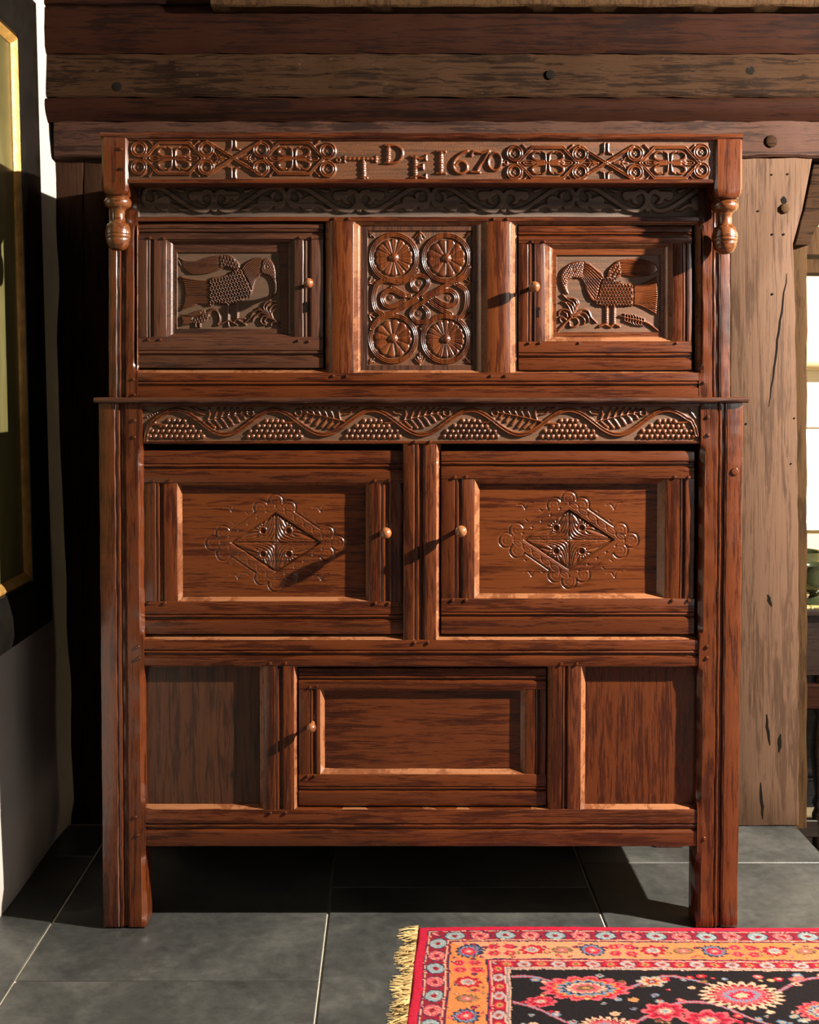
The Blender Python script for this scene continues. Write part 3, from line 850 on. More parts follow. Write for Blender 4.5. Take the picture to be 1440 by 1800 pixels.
def bird_left():
    C = Carve(311, 494, 443, 578, .5, -4.6)
    t = lambda p: T(p, 6.857, 300, 420)
    g = 1
    tail = t([(110, 445), (200, 465), (330, 490), (470, 500), (470, 800), (330, 790), (210, 830), (110, 875), (150, 780), (165, 650), (150, 540)])
    C.poly(tail, .4, g, 2)
    wing = cr(t([(85, 215), (170, 255), (300, 265), (420, 225), (560, 195), (690, 190), (760, 225), (820, 290), (840, 355), (790, 370), (740, 370), (700, 345), (640, 345), (560, 385), (440, 420), (330, 430), (230, 420), (150, 360), (100, 290)]), 3, True)
    C.poly(wing, .9, g, 2.4)
    neck = cr(t([(850, 350), (920, 270), (1000, 230), (1080, 222), (1140, 240), (1120, 300), (1095, 420), (1030, 480), (1000, 560), (975, 640), (930, 520), (880, 430)]), 3, True)
    C.poly(neck, .9, g, 2.4)
    body = cr(t([(460, 495), (600, 450), (720, 410), (760, 370), (850, 360), (890, 440), (950, 530), (980, 610), (960, 680), (880, 720), (830, 780), (720, 790), (640, 790), (540, 780), (460, 800)]), 3, True)
    C.poly(body, 1.0, g, 2, .6)
    head = cr(t([(1110, 240), (1180, 235), (1240, 290), (1268, 370), (1275, 480), (1250, 510), (1190, 450), (1090, 415), (1080, 340)]), 3, True)
    C.poly(head, .9, g, 2.2, .3)
    C.stroke(cr(t([(1225, 440), (1262, 540), (1262, 640), (1215, 700)]), 6), 9, .6, 'round', g, 2.5)
    stripes(C, t([(85, 220), (170, 260), (300, 268), (420, 230), (590, 198)]), t([(95, 250), (140, 345), (230, 415), (400, 425), (600, 350)]), 9)
    stripes(C, t([(120, 455), (250, 485), (465, 502)]), t([(120, 870), (240, 812), (465, 798)]), 15)
    stripes(C, t([(860, 350), (950, 262), (1110, 235)]), t([(970, 630), (1020, 490), (1085, 412)]), 10)
    C.groove(t([(590, 195), (575, 270), (590, 350)]), .6, 1.4, True)
    dots(C, t([(585, 205), (690, 200), (760, 235), (825, 340), (780, 360), (700, 335), (585, 345)]), 5.4, 6.0, .3, 3.2, 3.2, 0)
    dots(C, body, 5.3, 6.3, -.18, 3.4, 3.4, 0)
    dots(C, head, 4.2, 3.2, .0, 1.6, 1.0, 0)
    C.groove(t([(1115, 240), (1085, 320), (1080, 400)]), .7, 1.6, True)
    C.groove(circ(*t([(1160, 335)])[0], 3.2, 12), .6, 1.6)
    C.stroke(t([(690, 780), (690, 985)]), 6.5, .2, 'round', g, 6); C.stroke(t([(805, 770), (800, 965)]), 6, .2, 'round', g, 5.5)
    for a, b in (((690, 985), (570, 1040)), ((690, 990), (700, 1050)), ((700, 985), (800, 1035)), ((800, 965), (760, 1000)), ((800, 970), (905, 1035)), ((800, 965), (900, 960))):
        C.stroke(t([a, b]), 5, .2, 'round', g, 3)
    # young bird
    h = 2
    C.poly(t([(115, 925), (270, 945), (262, 1020), (115, 1055), (140, 990)]), .2, h, 1.6)
    C.poly(cr(t([(110, 915), (200, 905), (310, 865), (400, 850), (430, 900), (350, 925), (250, 945)]), 3, True), .3, h, 1.6)
    bd = cr(t([(255, 965), (340, 930), (420, 890), (465, 920), (430, 985), (330, 1025), (260, 1015)]), 3, True)
    C.poly(bd, .5, h, 1.6)
    C.stroke(cr(t([(440, 900), (490, 860), (550, 865), (585, 920), (590, 990), (560, 1030)]), 6), 8, .6, 'round', h, 2.5)
    stripes(C, t([(120, 915), (220, 908), (330, 865)]), t([(130, 925), (250, 940), (350, 915)]), 3, .45, 1.0); stripes(C, t([(125, 930), (260, 948)]), t([(125, 1045), (258, 1018)]), 5, .45, 1.0)
    dots(C, bd, 4.8, 5, -.35, 2.8, 3, 0); dots(C, t([(330, 855), (400, 850), (420, 890), (340, 900)]), 5, 3.6, .2, 2.2, 2, 0)
    C.stroke(t([(300, 1010), (300, 1060)]), 3.5, 0, 'round', h); C.stroke(t([(352, 1010), (352, 1060)]), 3.5, 0, 'round', h)
    # acanthus spray
    q = 3
    C.stroke(cr(t([(1335, 1055), (1200, 930), (1055, 830)]), 6), 4.5, .4, 'round', q, 3)
    for pts in ([(1190, 915), (1150, 830), (1200, 765), (1262, 750)], [(1210, 930), (1195, 850), (1235, 800), (1270, 790)], [(1230, 950), (1215, 890), (1250, 850), (1280, 850)],
                [(1170, 905), (1120, 830), (1150, 760), (1200, 735)], [(1180, 915), (1080, 860), (1000, 880), (960, 950), (900, 1000)], [(1200, 935), (1100, 890), (1020, 930), (985, 990)],
                [(1220, 955), (1120, 930), (1085, 980), (1110, 1030), (1150, 1035)], [(1240, 975), (1170, 950), (1130, 985), (1145, 1010)], [(1270, 1000), (1220, 1010), (1210, 1045)]):
        C.stroke(cr(t(pts), 6), 4.6, .4, 'round', q, 2.4)
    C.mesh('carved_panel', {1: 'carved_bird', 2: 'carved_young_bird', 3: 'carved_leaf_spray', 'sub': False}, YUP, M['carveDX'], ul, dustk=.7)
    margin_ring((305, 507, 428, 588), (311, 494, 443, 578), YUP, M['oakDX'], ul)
bird_left()

def bird_right():
    C = Carve(978.5, 1162, 448, 584, .5, -4.6)
    t = lambda p: T(p, 6.857, 970, 430)
    g = 1
    C.poly(t([(985, 500), (1100, 470), (1200, 420), (1270, 385), (1285, 600), (1270, 850), (1150, 780), (1060, 740), (985, 725)]), .3, g, 2)
    wing = cr(t([(665, 380), (680, 300), (740, 230), (800, 190), (920, 170), (1060, 175), (1180, 200), (1270, 250), (1290, 320), (1190, 368), (1080, 382), (950, 390), (860, 372), (790, 400), (700, 410)]), 3, True)
    C.poly(wing, .9, g, 2.4)
    neck = cr(t([(380, 200), (450, 220), (540, 290), (630, 370), (600, 450), (570, 560), (540, 670), (500, 690), (450, 640), (410, 540), (370, 440), (345, 390), (370, 330)]), 3, True)
    C.poly(neck, .9, g, 2.2)
    head = cr(t([(390, 205), (300, 200), (210, 230), (140, 290), (110, 370), (115, 470), (150, 560), (205, 597), (185, 520), (190, 450), (230, 412), (280, 400), (340, 410), (375, 380), (395, 300)]), 3, True)
    C.poly(head, .8, g, 2, .3)
    body = cr(t([(630, 400), (700, 385), (780, 425), (850, 460), (985, 490), (985, 722), (900, 740), (760, 752), (600, 745), (515, 700), (560, 600), (590, 480)]), 3, True)
    C.poly(body, 1.1, g, 2, .5)
    stripes(C, t([(395, 215), (480, 245), (625, 375)]), t([(365, 420), (410, 535), (505, 680)]), 9)
    stripes(C, t([(815, 198), (950, 180), (1150, 198), (1280, 262)]), t([(850, 372), (980, 384), (1120, 375), (1285, 335)]), 8)
    stripes(C, t([(990, 505), (1110, 468), (1265, 392)]), t([(990, 722), (1100, 742), (1265, 842)]), 16)
    C.groove(t([(985, 495), (985, 725)]), .8, 1.6, True)
    dots(C, body, 5.4, 5.6, 0, 3.4, 3.4, 0); dots(C, t([(675, 380), (700, 280), (790, 205), (840, 300), (850, 360), (780, 390)]), 5.6, 5.8, .5, 3.2, 3.0, .5)
    dots(C, head, 4.4, 3.8, .3, 2.0, 1.5, 2.4)
    C.groove(circ(*t([(268, 300)])[0], 3, 12), .6, 1.5); C.groove(t([(395, 205), (385, 300), (350, 400)]), .8, 1.6, True)
    for x in (665, 755):
        C.stroke(t([(x, 740), (x - 3, 945)]), 7, .3, 'round', g, 6)
        for k in range(7): C.groove(t([(x - 25, 775 + k * 23), (x + 25, 770 + k * 23)]), .5, .8, True)
    C.stroke(t([(575, 985), (640, 960), (700, 990)]), 5.5, .3, 'round', g, 4.5); C.stroke(t([(710, 990), (755, 955), (820, 985)]), 5.5, .3, 'round', g, 4.5)
    q = 2
    C.stroke(cr(t([(75, 1040), (170, 940), (245, 865), (290, 775)]), 6), 5.5, .4, 'round', q, 4)
    for pts in ([(250, 855), (210, 760), (165, 700), (120, 690)], [(262, 840), (250, 750), (200, 700), (170, 690)], [(285, 780), (260, 700), (190, 660), (130, 600)], [(290, 775), (300, 700), (270, 660)], [(300, 740), (320, 700), (280, 655), (200, 645)],
                [(285, 835), (370, 785), (440, 800), (480, 880), (540, 940)], [(275, 850), (380, 820), (440, 870), (450, 930)], [(265, 860), (350, 860), (400, 910), (390, 955)],
                [(240, 885), (300, 890), (325, 940), (280, 985), (225, 985), (215, 930)], [(235, 870), (215, 800), (150, 780), (100, 800), (85, 850)], [(170, 900), (120, 870), (100, 900), (120, 935)], [(190, 870), (180, 830), (140, 810)]):
        C.stroke(cr(t(pts), 6), 4.8, .4, 'round', q, 2.6)
    w_ = 3
    stem = cr(t([(1300, 1050), (1180, 960), (1090, 920), (950, 890), (820, 860)]), 6)
    C.stroke(stem, 4.8, .4, 'round', w_, 2.5)
    for k in range(8):
        x = 860 + k * 33; y = 872 + k * 8
        C.stroke(cr(t([(x + 20, y), (x + 25, y - 30), (x + 5, y - 55 + abs(k - 4) * 5)]), 4), 3.4, .3, 'round', w_, 2.2)
        if k < 7: C.stroke(cr(t([(x + 30, y + 5), (x + 20, y + 40), (x + 45, y + 75 - abs(k - 3) * 6)]), 4), 3.4, .3, 'round', w_, 2.2)
    C.mesh('carved_panel', {1: 'carved_bird', 2: 'carved_acanthus', 3: 'carved_feather_leaf', 'sub': False}, YUP, M['carveX'], ur, dustk=.7)
    margin_ring((971, 1168, 435, 594), (978.5, 1162, 448, 584), YUP, M['oakLX'], ur)
bird_right()

def rosettes():
    C = Carve(646, 831, 405, 642, .62, -4.6)
    t = lambda p: T(p, 4, 560, 370)
    cs = [(692.5, 452.5, 14, 0), (785, 453.7, 12, 0), (691, 595, 12, .15), (783.5, 596, 18, 0)]
    cxm, cym = 738, 524
    B = dict(prof='band', gw=.2, gd=1.6)
    for i, (x, y, n, a0) in enumerate(cs):
        C.stroke(circ(x, y, 40.2, 48), 9, -.2, 'triple', 5)
    def band(pts, h=.1, w_=9): C.stroke(cr(t(pts), 8), w_, h, 'triple', 5)
    band([(690, 420), (640, 480), (570, 505), (480, 492), (420, 510), (392, 570), (388, 640), (405, 700), (450, 730)])
    band([(730, 830), (790, 770), (860, 745), (940, 752), (1000, 745), (1035, 690), (1045, 610), (1030, 555), (960, 512)])
    band([(520, 540), (600, 590), (640, 600)], -.8); band([(780, 640), (850, 690), (930, 730)], -.8)
    band([(600, 600), (530, 565), (480, 568), (448, 610), (470, 665), (520, 675), (600, 640)], -.3)
    band([(800, 600), (880, 565), (940, 570), (970, 615), (950, 660), (890, 665), (800, 610)], -.3) 
    band([(600, 665), (700, 600), (765, 530), (765, 480), (710, 455), (660, 480), (660, 530), (690, 560)], .4, 8)
    band([(820, 580), (740, 640), (665, 690), (655, 745), (700, 785), (755, 770), (770, 720), (740, 680)], .4, 8)
    band([(1060, 400), (1020, 470), (900, 525), (740, 610)], .7); band([(690, 625), (540, 710), (430, 755), (375, 830)], .7)
    for x, y in ((710, 507), (508, 612), (912, 612), (708, 722)):
        px, py = t([(x, y)])[0]; C.bump(px, py, 6, -2.2, 5); 
        for k in range(4):
            a = k * math.pi / 4; C.groove([(px - 5 * math.cos(a), py - 5 * math.sin(a)), (px + 5 * math.cos(a), py + 5 * math.sin(a))], .5, .7)
    # corner and edge sprigs
    sprig = -1
    for ex, ey, dirs in ((649, 408, ((8, 3), (3, 8), (9, 9))), (828, 408, ((-8, 3), (-3, 8), (-9, 9))), (649, 639, ((8, -3), (3, -8), (9, -9))), (828, 639, ((-8, -3), (-3, -8), (-9, -9))),
                         (738, 407, ((-9, 10), (0, 20), (9, 10), (-4, 14), (4, 14))), (738, 640, ((-9, -10), (0, -20), (9, -10), (-4, -14), (4, -14))),
                         (648, 498, ((10, -6), (10, 3), (5, -12))), (829, 498, ((-10, -6), (-10, 3), (-5, -12))), (648, 552, ((10, 6), (10, -3), (5, 12))), (829, 552, ((-10, 6), (-10, -3), (-5, 12)))):
        sprig += 1
        for dx, dy in dirs: C.stroke([(ex, ey), (ex + dx, ey + dy)], 3.6, -.8, 'round', 10 + sprig, 2)
    for i, (x, y, n, a0) in enumerate(cs):
        q = C.win([(x, y)], 35.5); sl, X, Y = q
        rr = np.hypot(X - x, Y - y); th = np.arctan2(Y - y, X - x) + a0
        ph = (th * n / (2 * math.pi)) % 1.0 - .5
        edge = 33.5 - 3.2 * (np.abs(ph) * 2) ** 2.5
        m = (rr < edge)
        petal = np.sqrt(np.clip(1 - (np.abs(ph) * 2 * .985) ** 2, 0, 1))
        h = C.g + 1.0 + petal * 3.4 * np.clip((rr) / 33, 0.15, 1) ** .5 * np.clip((edge - rr) / 2.5, 0, 1) ** .5
        if i in (0, 3) : h = h - .9 * np.exp(-(ph / .12) ** 2) * (rr > 12)
        H = C.H[sl]; H[m] = h[m]; C.L[sl][m] = i + 1
        m2 = (rr >= edge) & (rr < 35.5); H[m2] = C.g; 
        C.bump(x, y, 8.2, 3.2, i + 1)
    C.mesh('carved_panel', {1: 'rosette', 2: 'rosette', 3: 'rosette', 4: 'rosette', 5: 'interlaced_band', **{k: 'carved_sprig' for k in range(10, 100)}, 'sub': True}, YU + .014, M['carveZ'], cup, dustk=.6, blur=1)
    margin_ring((632, 838, 394, 654), (646, 831, 405, 642), YU + .014, M['oakDZ'], cup)
rosettes()

def scroll_frieze():
    C = Carve(243, 1228, 327, 381.5, .75, -7.5)
    def unit(x0, flip):
        s_ = 127.2 / 128.5
        def q(p):
            out = []
            for a, b in p:
                u = a / 7.2 + 225 - 249
                u *= s_
                out.append((x0 + (127.2 - u if flip else u), b / 7.2 + 240))
            return out
        C.stroke(cr(q([(400, 640), (480, 685), (560, 740), (740, 860), (870, 925), (990, 930), (1075, 850), (1085, 770), (1050, 705), (980, 690)]), 6), 9.5, 0, 'flat', 1)
        C.stroke(cr(q([(420, 650), (330, 640), (250, 650), (200, 710), (195, 790), (240, 870), (300, 890)]), 6), 8.5, 0, 'flat', 1)
        C.poly(cr(q([(290, 700), (350, 690), (390, 740), (375, 775), (430, 745), (500, 745), (545, 790), (540, 850), (500, 940), (410, 940), (350, 890), (300, 880), (240, 860), (230, 800), (300, 820), (330, 790), (320, 740)]), 3, True), 0, 2, 1.2)
        C.poly(cr(q([(500, 850), (560, 835), (640, 860), (700, 905), (765, 915), (740, 945), (660, 945), (590, 900), (520, 905)]), 3, True), 0, 2, 1.2)
        C.poly(cr(q([(1060, 690), (900, 680), (790, 690), (765, 740), (790, 800), (840, 815), (885, 795), (900, 840), (960, 865), (1005, 840), (960, 800), (960, 760), (1000, 740)]), 3, True), 0, 2, 1.2)
        C.poly(cr(q([(580, 650), (660, 660), (730, 680), (700, 715), (640, 700)]), 3, True), -.3, 2, 1.2)
        C.hole(*q([(270, 765)])[0], 4.2, 6); C.hole(*q([(995, 785)])[0], 5, 6)
        C.poly(q([(1105, 860), (1145, 930), (1120, 960), (1080, 955), (1075, 915)]), -.2, 2, 1)
    k = 0; x = 249.0
    while x < 1130: unit(x, k % 2 == 1); x += 127.2; k += 1
    # last, partly hidden scroll
    unit(x, k % 2 == 1)
    C.mesh('scroll_frieze', {1: 'scroll_stems', 2: 'scroll_leaves', 'sub': True}, YU, M['scroll'], cup, dustk=.5, blur=1)
scroll_frieze()

def name_frieze():
    C = Carve(224, 1257, 246, 315, .68, -4.4)
    def ring(x, y, l):
        C.stroke(circ(x, y, 11.6, 26), 7.2, .3, 'band', l, gw=.22, gd=2.2); 
        C.bump(x, y, 5.2, -2.2, l); C.groove([(x - 3, y - 3), (x + 3, y + 3)], .7, 1.2); C.groove([(x + 3, y - 3), (x - 3, y + 3)], .7, 1.2)
    def half(xl, ym, circles, c1, c2, xs_, l):
        BK = dict(prof='band', lab=l, gw=.2, gd=2.0)
        for cxm in (c1, c2):
            a = 52
            C.stroke([(cxm - a, ym), (cxm - a + 25, ym - 27), (cxm + a - 25, ym - 27), (cxm + a, ym), (cxm + a - 25, ym + 27), (cxm - a + 25, ym + 27), (cxm - a, ym)], 6.4, .0, **BK)
            for sx in (-1, 1):
                C.stroke(cr([(cxm + sx * 10, ym - 19), (cxm + sx * 4.5, ym - 16), (cxm + sx * 3, ym - 8), (cxm + sx * 3, ym + 8), (cxm + sx * 4.5, ym + 16), (cxm + sx * 10, ym + 19)], 5), 3.6, .2, 'round', l)
                C.stroke([(cxm, ym), (cxm + sx * 28, ym)], 5, .1, 'band', l)
                C.stroke([(cxm + sx * (33 + 10 * math.cos(t_)), ym + 4.2 * math.sin(t_)) for t_ in np.linspace(0, 6.283, 16)], 2.6, .2, 'round', l)
                C.stroke([(cxm + sx * 27, ym), (cxm + sx * 38, ym)], 3, -1, 'round', l)
                for sy in (-1, 1):
                    C.stroke(cr([(cxm + sx * 7, ym + sy * 3), (cxm + sx * 18, ym + sy * 4), (cxm + sx * 26, ym + sy * 8), (cxm + sx * 27, ym + sy * 14), (cxm + sx * 21, ym + sy * 19), (cxm + sx * 14, ym + sy * 18)], 5), 5, .3, 'band', l, w2=3.4)
        # saltire
        hx = 47
        for s_ in (-1, 1):
            C.stroke([(xs_ - hx, ym - s_ * 29), (xs_, ym), (xs_ + hx, ym + s_ * 29)], 6.4, .4, **BK)
            for k in (-3.2, 3.2): C.stroke(cr([(xs_ + k, ym + s_ * 34), (xs_ + k, ym + s_ * 22), (xs_ + k * 1.6, ym + s_ * 17), (xs_ + k * 3.2, ym + s_ * 15.5)], 5), 3.4, 0, 'round', l)
            C.stroke([(xs_ + s_ * 14, ym), (xs_ + s_ * 38, ym)], 4, 0, 'round', l, 2)
            for k in (22, 28, 34):
                for sy in (-1, 1): C.stroke([(xs_ + s_ * (k - 7), ym), (xs_ + s_ * k, ym + sy * (k - 16) * .55)], 2.6, -.3, 'round', l)
        for x, y in circles: ring(x, y, l)
        # little corner leaves between the bands
        for cxm in (c1, c2):
            for sx in (-1, 1):
                for sy in (-1, 1): C.stroke([(cxm + sx * 44, ym + sy * 31), (cxm + sx * 35, ym + sy * 22)], 4, -.4, 'round', l, 2)
    half(226, 278, [(243.6, 262), (243.6, 293.5), (362, 262), (362, 293.5), (459, 263), (459, 295), (576, 265), (576, 297)], 305, 517, 410.5, 1)
    C.stroke(circ(595, 281, 3.5, 12), 3.5, .3, 'round', 1)
    half(886, 286, [(905, 269.5), (905, 302), (1020, 270), (1020, 302), (1117, 269.5), (1117, 302.5), (1234, 267), (1234, 299)], 963, 1178, 1066, 2)
    C.stroke(circ(889, 285.5, 3.5, 12), 3.5, .3, 'round', 2)
    def beads(pts, w_, l, n):
        C.stroke(pts, w_, .3, 'round', l)
        P = lerpc(pts, pts, 0, n)
        for a in P: C.bump(a[0], a[1], w_ * .62, 1.2, l)
        for a, b in zip(P, P[1:]): C.hole((a[0] + b[0]) / 2, (a[1] + b[1]) / 2, 1.2, 2)
    beads([(606, 279), (661, 279)], 6, 3, 7); beads([(638.5, 279), (639.5, 312)], 6.5, 3, 4)
    C.stroke([(606, 275), (606, 284)], 4, .2, 'round', 3); C.stroke([(661, 275), (661, 284)], 4, .2, 'round', 3); C.stroke([(634, 312), (645, 312)], 4, .2, 'round', 3)
    beads([(682.5, 257), (682, 285)], 7, 4, 4)
    C.stroke(cr([(677, 255.5), (695, 256), (706, 263), (707, 273), (700, 283), (688, 286.5), (676, 286)], 6), 5, .5, 'round', 4)
    beads([(730, 277), (729.5, 312)], 7, 5, 4)
    C.stroke([(723, 275.5), (737, 279), (749, 276)], 5, .4, 'round', 5); C.stroke([(749, 273), (749, 281)], 4, .4, 'round', 5)
    C.stroke([(731, 293), (744, 293)], 5.5, .4, 'round', 5, 4); C.stroke([(744, 288.5), (744, 297.5)], 3.5, .3, 'round', 5)
    C.stroke([(722, 312), (737, 309.5), (749, 312)], 5, .4, 'round', 5); C.stroke([(749, 306.5), (749, 313)], 4, .3, 'round', 5)
    beads([(775, 268), (775, 303)], 7, 6, 4)
    C.stroke([(767, 266.5), (783, 266.5)], 4.5, .4, 'round', 6); C.stroke([(767, 304.5), (783, 304.5)], 4.5, .4, 'round', 6)
    C.stroke(cr([(822, 265.5), (812, 269), (801, 279), (797, 291), (801, 301), (810, 304.5), (819, 300), (821, 292), (816, 285), (807, 284), (800, 290)], 7), 5.4, .7, 'round', 7)
    C.stroke([(829, 273), (832, 266), (846, 269), (860, 265)], 5, .6, 'round', 8); C.stroke(cr([(860, 265), (851, 281), (843, 292), (839, 302)], 5), 5, .6, 'round', 8); C.stroke([(828, 302), (843, 302.5)], 5, .6, 'round', 8)
    C.stroke([(870 + 11.5 * math.cos(t_) * 1.0 + 2 * math.sin(t_), 284 - 15 * math.sin(t_) + 2 * math.cos(t_)) for t_ in np.linspace(0, 6.283, 30)], 5.2, .7, 'round', 9)
    lb = {1: 'carved_strapwork', 2: 'carved_strapwork', 3: 'letter', 4: 'letter', 5: 'letter', 6: 'letter', 7: 'numeral', 8: 'numeral', 9: 'numeral', 'sub': True}
    C.mesh('inscribed_frieze', lb, .002, M['carveX'], cup, dustk=.55, gnoise=.35)
name_frieze()
board('cornice_strip', 222, 1258, 314.5, 322, .0015, .06, BX, cup, amp=.0005, ease=1)
board('cornice_strip', 222, 1258, 240, 246.5, .0015, .06, BX, cup, amp=.0005, ease=1)
board('cornice_cap', 176, 1307, 232, 241, -.006, .56, M['oakX'], cup, amp=.0014, prof=[(231, 8), (232.5, 2), (236, 0), (239, 1), (241.5, 5)], slant=3)
# body of the frieze beam behind the carving
boxm('frieze_beam', W(223, 0)[0], W(1258, 0)[0], .007, .062, W(0, 321.5)[2], W(0, 240)[2], BX, cup)

# pendants: square block with a turned drop below
def pendant(cx, top, blockb, hw, nm='pendant'):
    x0, x1 = cx - hw, cx + hw
    xm, _, _ = W(cx, 0); yc = .032
    zt = W(0, top)[2]; zb = W(0, blockb)[2]; h = hw * D / F * 1.0
    def sq(hx, z): return [(xm - hx, yc - min(hx, .034), z), (xm + hx, yc - min(hx, .034), z), (xm + hx, yc + min(hx, .034), z), (xm - hx, yc + min(hx, .034), z)]
    rings = []
    # rounded square morphs into a circle at the neck
    def rs(hx, hy, k, z, n=32):
        out = []
        for i in range(n):
            a = 2 * math.pi * (i + .5) / n; c, s_ = math.cos(a), math.sin(a)
            m = 1 / max(abs(c), abs(s_)); f_ = m * (1 - k) + 1.0 * k
            out.append((xm + hx * c * f_, yc + hy * s_ * f_, z))
        return out
    for z, k, g in ((zt, .04, .97), (zt - .003, .03, 1), (zb + .018, .03, 1), (zb + .008, .18, 1), (zb, .6, .96), (zb - .003, 1, .9)):
        rings.append(rs(h * g, .034 * g, k, z))
    o = loft(nm, rings, BZ, cup, 28)
    # turned drop, profile (radius px, y px relative to block bottom)
    pr = [(17, -2), (21, 1), (22.5, 3), (20.5, 5), (23.5, 7), (25.5, 12), (24.5, 18), (21.5, 21.5), (19, 23), (15.5, 25), (13.6, 28), (13, 36), (13.6, 44), (15, 48), (18, 50), (19.5, 51), (21.5, 55), (23.5, 62), (23.9, 68), (22.9, 68.7), (23.9, 69.8), (23.4, 75), (22.2, 76), (22.8, 77.4), (20.5, 86), (16, 93), (10, 97), (3, 98)]
    s_ = (D + .03) / F
    lathe('turned_drop', [(max(.0005, a * s_ * .93), -b * s_) for a, b in reversed(pr)], M['knob'] if False else wood('drop_wood', [(.035, .008, .0022), (.065, .017, .0042), (.11, .034, .009)], 'X', rough=.25, coat=.4), o, 'Z', (xm, yc, zb), 36)
    return o
pendant(201.5, 240, 339, 23.5); pendant(1281.5, 242, 345, 24.5)

# knobs
def knob(px, py, y, parent, k=1.0):
    s_ = D / F
    pr = [(5, -2), (6, 0), (4.5, 3), (4, 16), (5, 22), (8, 25), (10.3, 29), (11.2, 34), (10.4, 39), (8, 43), (4, 45.5), (.5, 46)]
    x, _, z = W(px, py, y - .04)
    z0 = z; x0 = x
    return lathe('knob', [(a * s_ * k * .93, b * s_ * k) for a, b in pr], M['knob'], parent, 'Y', (x0, y, z0), 24)
knob(678, 937, YD, dl); knob(810.5, 934, YD, dr); knob(547, 1281, YD + .002, dc, .8)
knob(542, 497.5, YUD, ul, .9); knob(940, 504, YUD, ur, .95)
for px, py, p in ((538, 539, ul), (946, 548, ur)):
    x, _, z = W(px, py, YUD); 
    V = []; pts = []
    for a in np.linspace(R(-60), R(240), 14): pts.append((x + .0042 * math.cos(a), z + .0042 * math.sin(a) + .006))
    pts += [(x - .0028, z - .012), (x + .0028, z - .012)]
    n = len(pts); V = [(a, YUD - .0007, b) for a, b in pts] + [(a, YUD + .01, b) for a, b in pts]
    mesh_obj('keyhole', V, [tuple(range(n)), tuple(range(2 * n - 1, n - 1, -1))] + [(i, i + n, (i + 1) % n + n, (i + 1) % n) for i in range(n)], M['dark'], p, 0)

# pegs
pegmesh = None
def peg(px, py, y, parent, r_=3.4):
    global pegmesh
    x, _, z = W(px, py, y)
    if pegmesh is None:
        o = disc('peg', px, py, y, 3.4, BX, parent, .0035, 10); pegmesh = o.data; return
    o = bpy.data.objects.new('peg', pegmesh); col.objects.link(o); o.parent = parent; o.location = (x, y, z); o.scale = (r_ / 3.4, 1, r_ / 3.4)
for p in ((213, 262), (215.5, 297)): peg(*p, -.002, cup, 3)
for p in ((588, 384.5), (613, 384.5), (586, 661), (609, 661), (863, 661), (888, 661), (868, 385), (892, 385), (234, 667), (236, 694), (1237, 673)): peg(*p, YU, cup, 2.8)
for p in ((264, 418), (288, 419), (527, 418), (548, 418), (261, 597), (282, 597), (524, 599), (543, 600)): peg(*p, YUD, ul, 2.6)
for p in ((935, 425), (957, 425), (931, 603), (949, 603), (1018, 603), (1189, 603)): peg(*p, YUD, ur, 2.6)
for p in ((236.5, 739), (236, 768.5), (1244.7, 733), (1244.7, 765), (242.5, 1137), (244, 1157), (1242.5, 1137), (1243, 1156), (242, 1468), (238, 1436), (1238, 1474)): peg(*p, .0, cup)
for p in ((729, 777), (756, 777), (729, 1130), (752.5, 1130), (475, 1166), (502, 1166), (475, 1429), (502, 1429), (986, 1167), (1014, 1167)): peg(*p, YR, cup, 3)
for p in ((268, 846), (298, 845), (659, 845), (684, 845), (262, 1060), (290, 1060), (660, 1060), (684, 1060)): peg(*p, YD, dl, 3)
for p in ((800, 839), (820, 838), (1186.5, 838.5), (1211, 839), (796, 1055), (819, 1055), (1182, 1055), (1211, 1055)): peg(*p, YD, dr, 3.2)
for p in ((545, 1208), (557, 1207), (541, 1364), (553, 1364)): peg(*p, YD + .002, dc, 2.5)
peg(1292, 829, 0, cup, 7)

# carcass body: sides, back, shelves, rear posts
xl, xr = W(178, 0)[0], W(1302, 0)[0]
for sx in (-1, 1):
    xa = xl if sx < 0 else xr
    def bx(nm, w_, y0, y1, z0, z1, mat):
        a, b = (xa, xa + w_) if sx < 0 else (xa - w_, xa)
        if z1 < 1.13:
            o = boxm(nm, a, b, y0, y1, z0, z1, mat, cup)
            for v in o.data.vertices: v.co.x *= taper(v.co.z)
        else: o = boxm(nm, a + (.018 if sx < 0 else -.022), b + (.018 if sx < 0 else -.022), y0, y1, z0, z1, mat, cup)
    bx('rear_post', .07, .445, .51, 0, 1.108, BZ)
    bx('side_rail', .04, .065, .445, .17, .26, M['oakX']); bx('side_rail', .04, .065, .445, .60, .68, M['oakX']); bx('side_rail', .04, .065, .445, 1.03, 1.108, M['oakX'])
    bx('end_panel', .02, .062, .45, .26, .60, M['oakDZ']); bx('end_panel', .02, .062, .45, .68, 1.03, M['oakDZ'])
    bx('upper_end_panel', .03, YU + .05, .48, 1.125, 1.66, M['oakDZ'])
boxm('bottom_board', xl + .03, xr - .03, .045, .47, .185, .205, M['oakDX'], cup)
boxm('back_board', xl + .03, xr - .03, .48, .50, .19, 1.1, M['oakDX'], cup)
boxm('back_board', xl + .05, xr - .05, .48, .50, 1.125, 1.66, M['oakDX'], cup)
boxm('shelf', xl + .05, xr - .05, .07, .47, .62, .64, M['oakDX'], cup)
boxm('roof_board', xl + .02, xr - .02, .06, .52, 1.655, 1.672, M['oakDX'], cup)
bpy.context.view_layer.update()
fixpar()

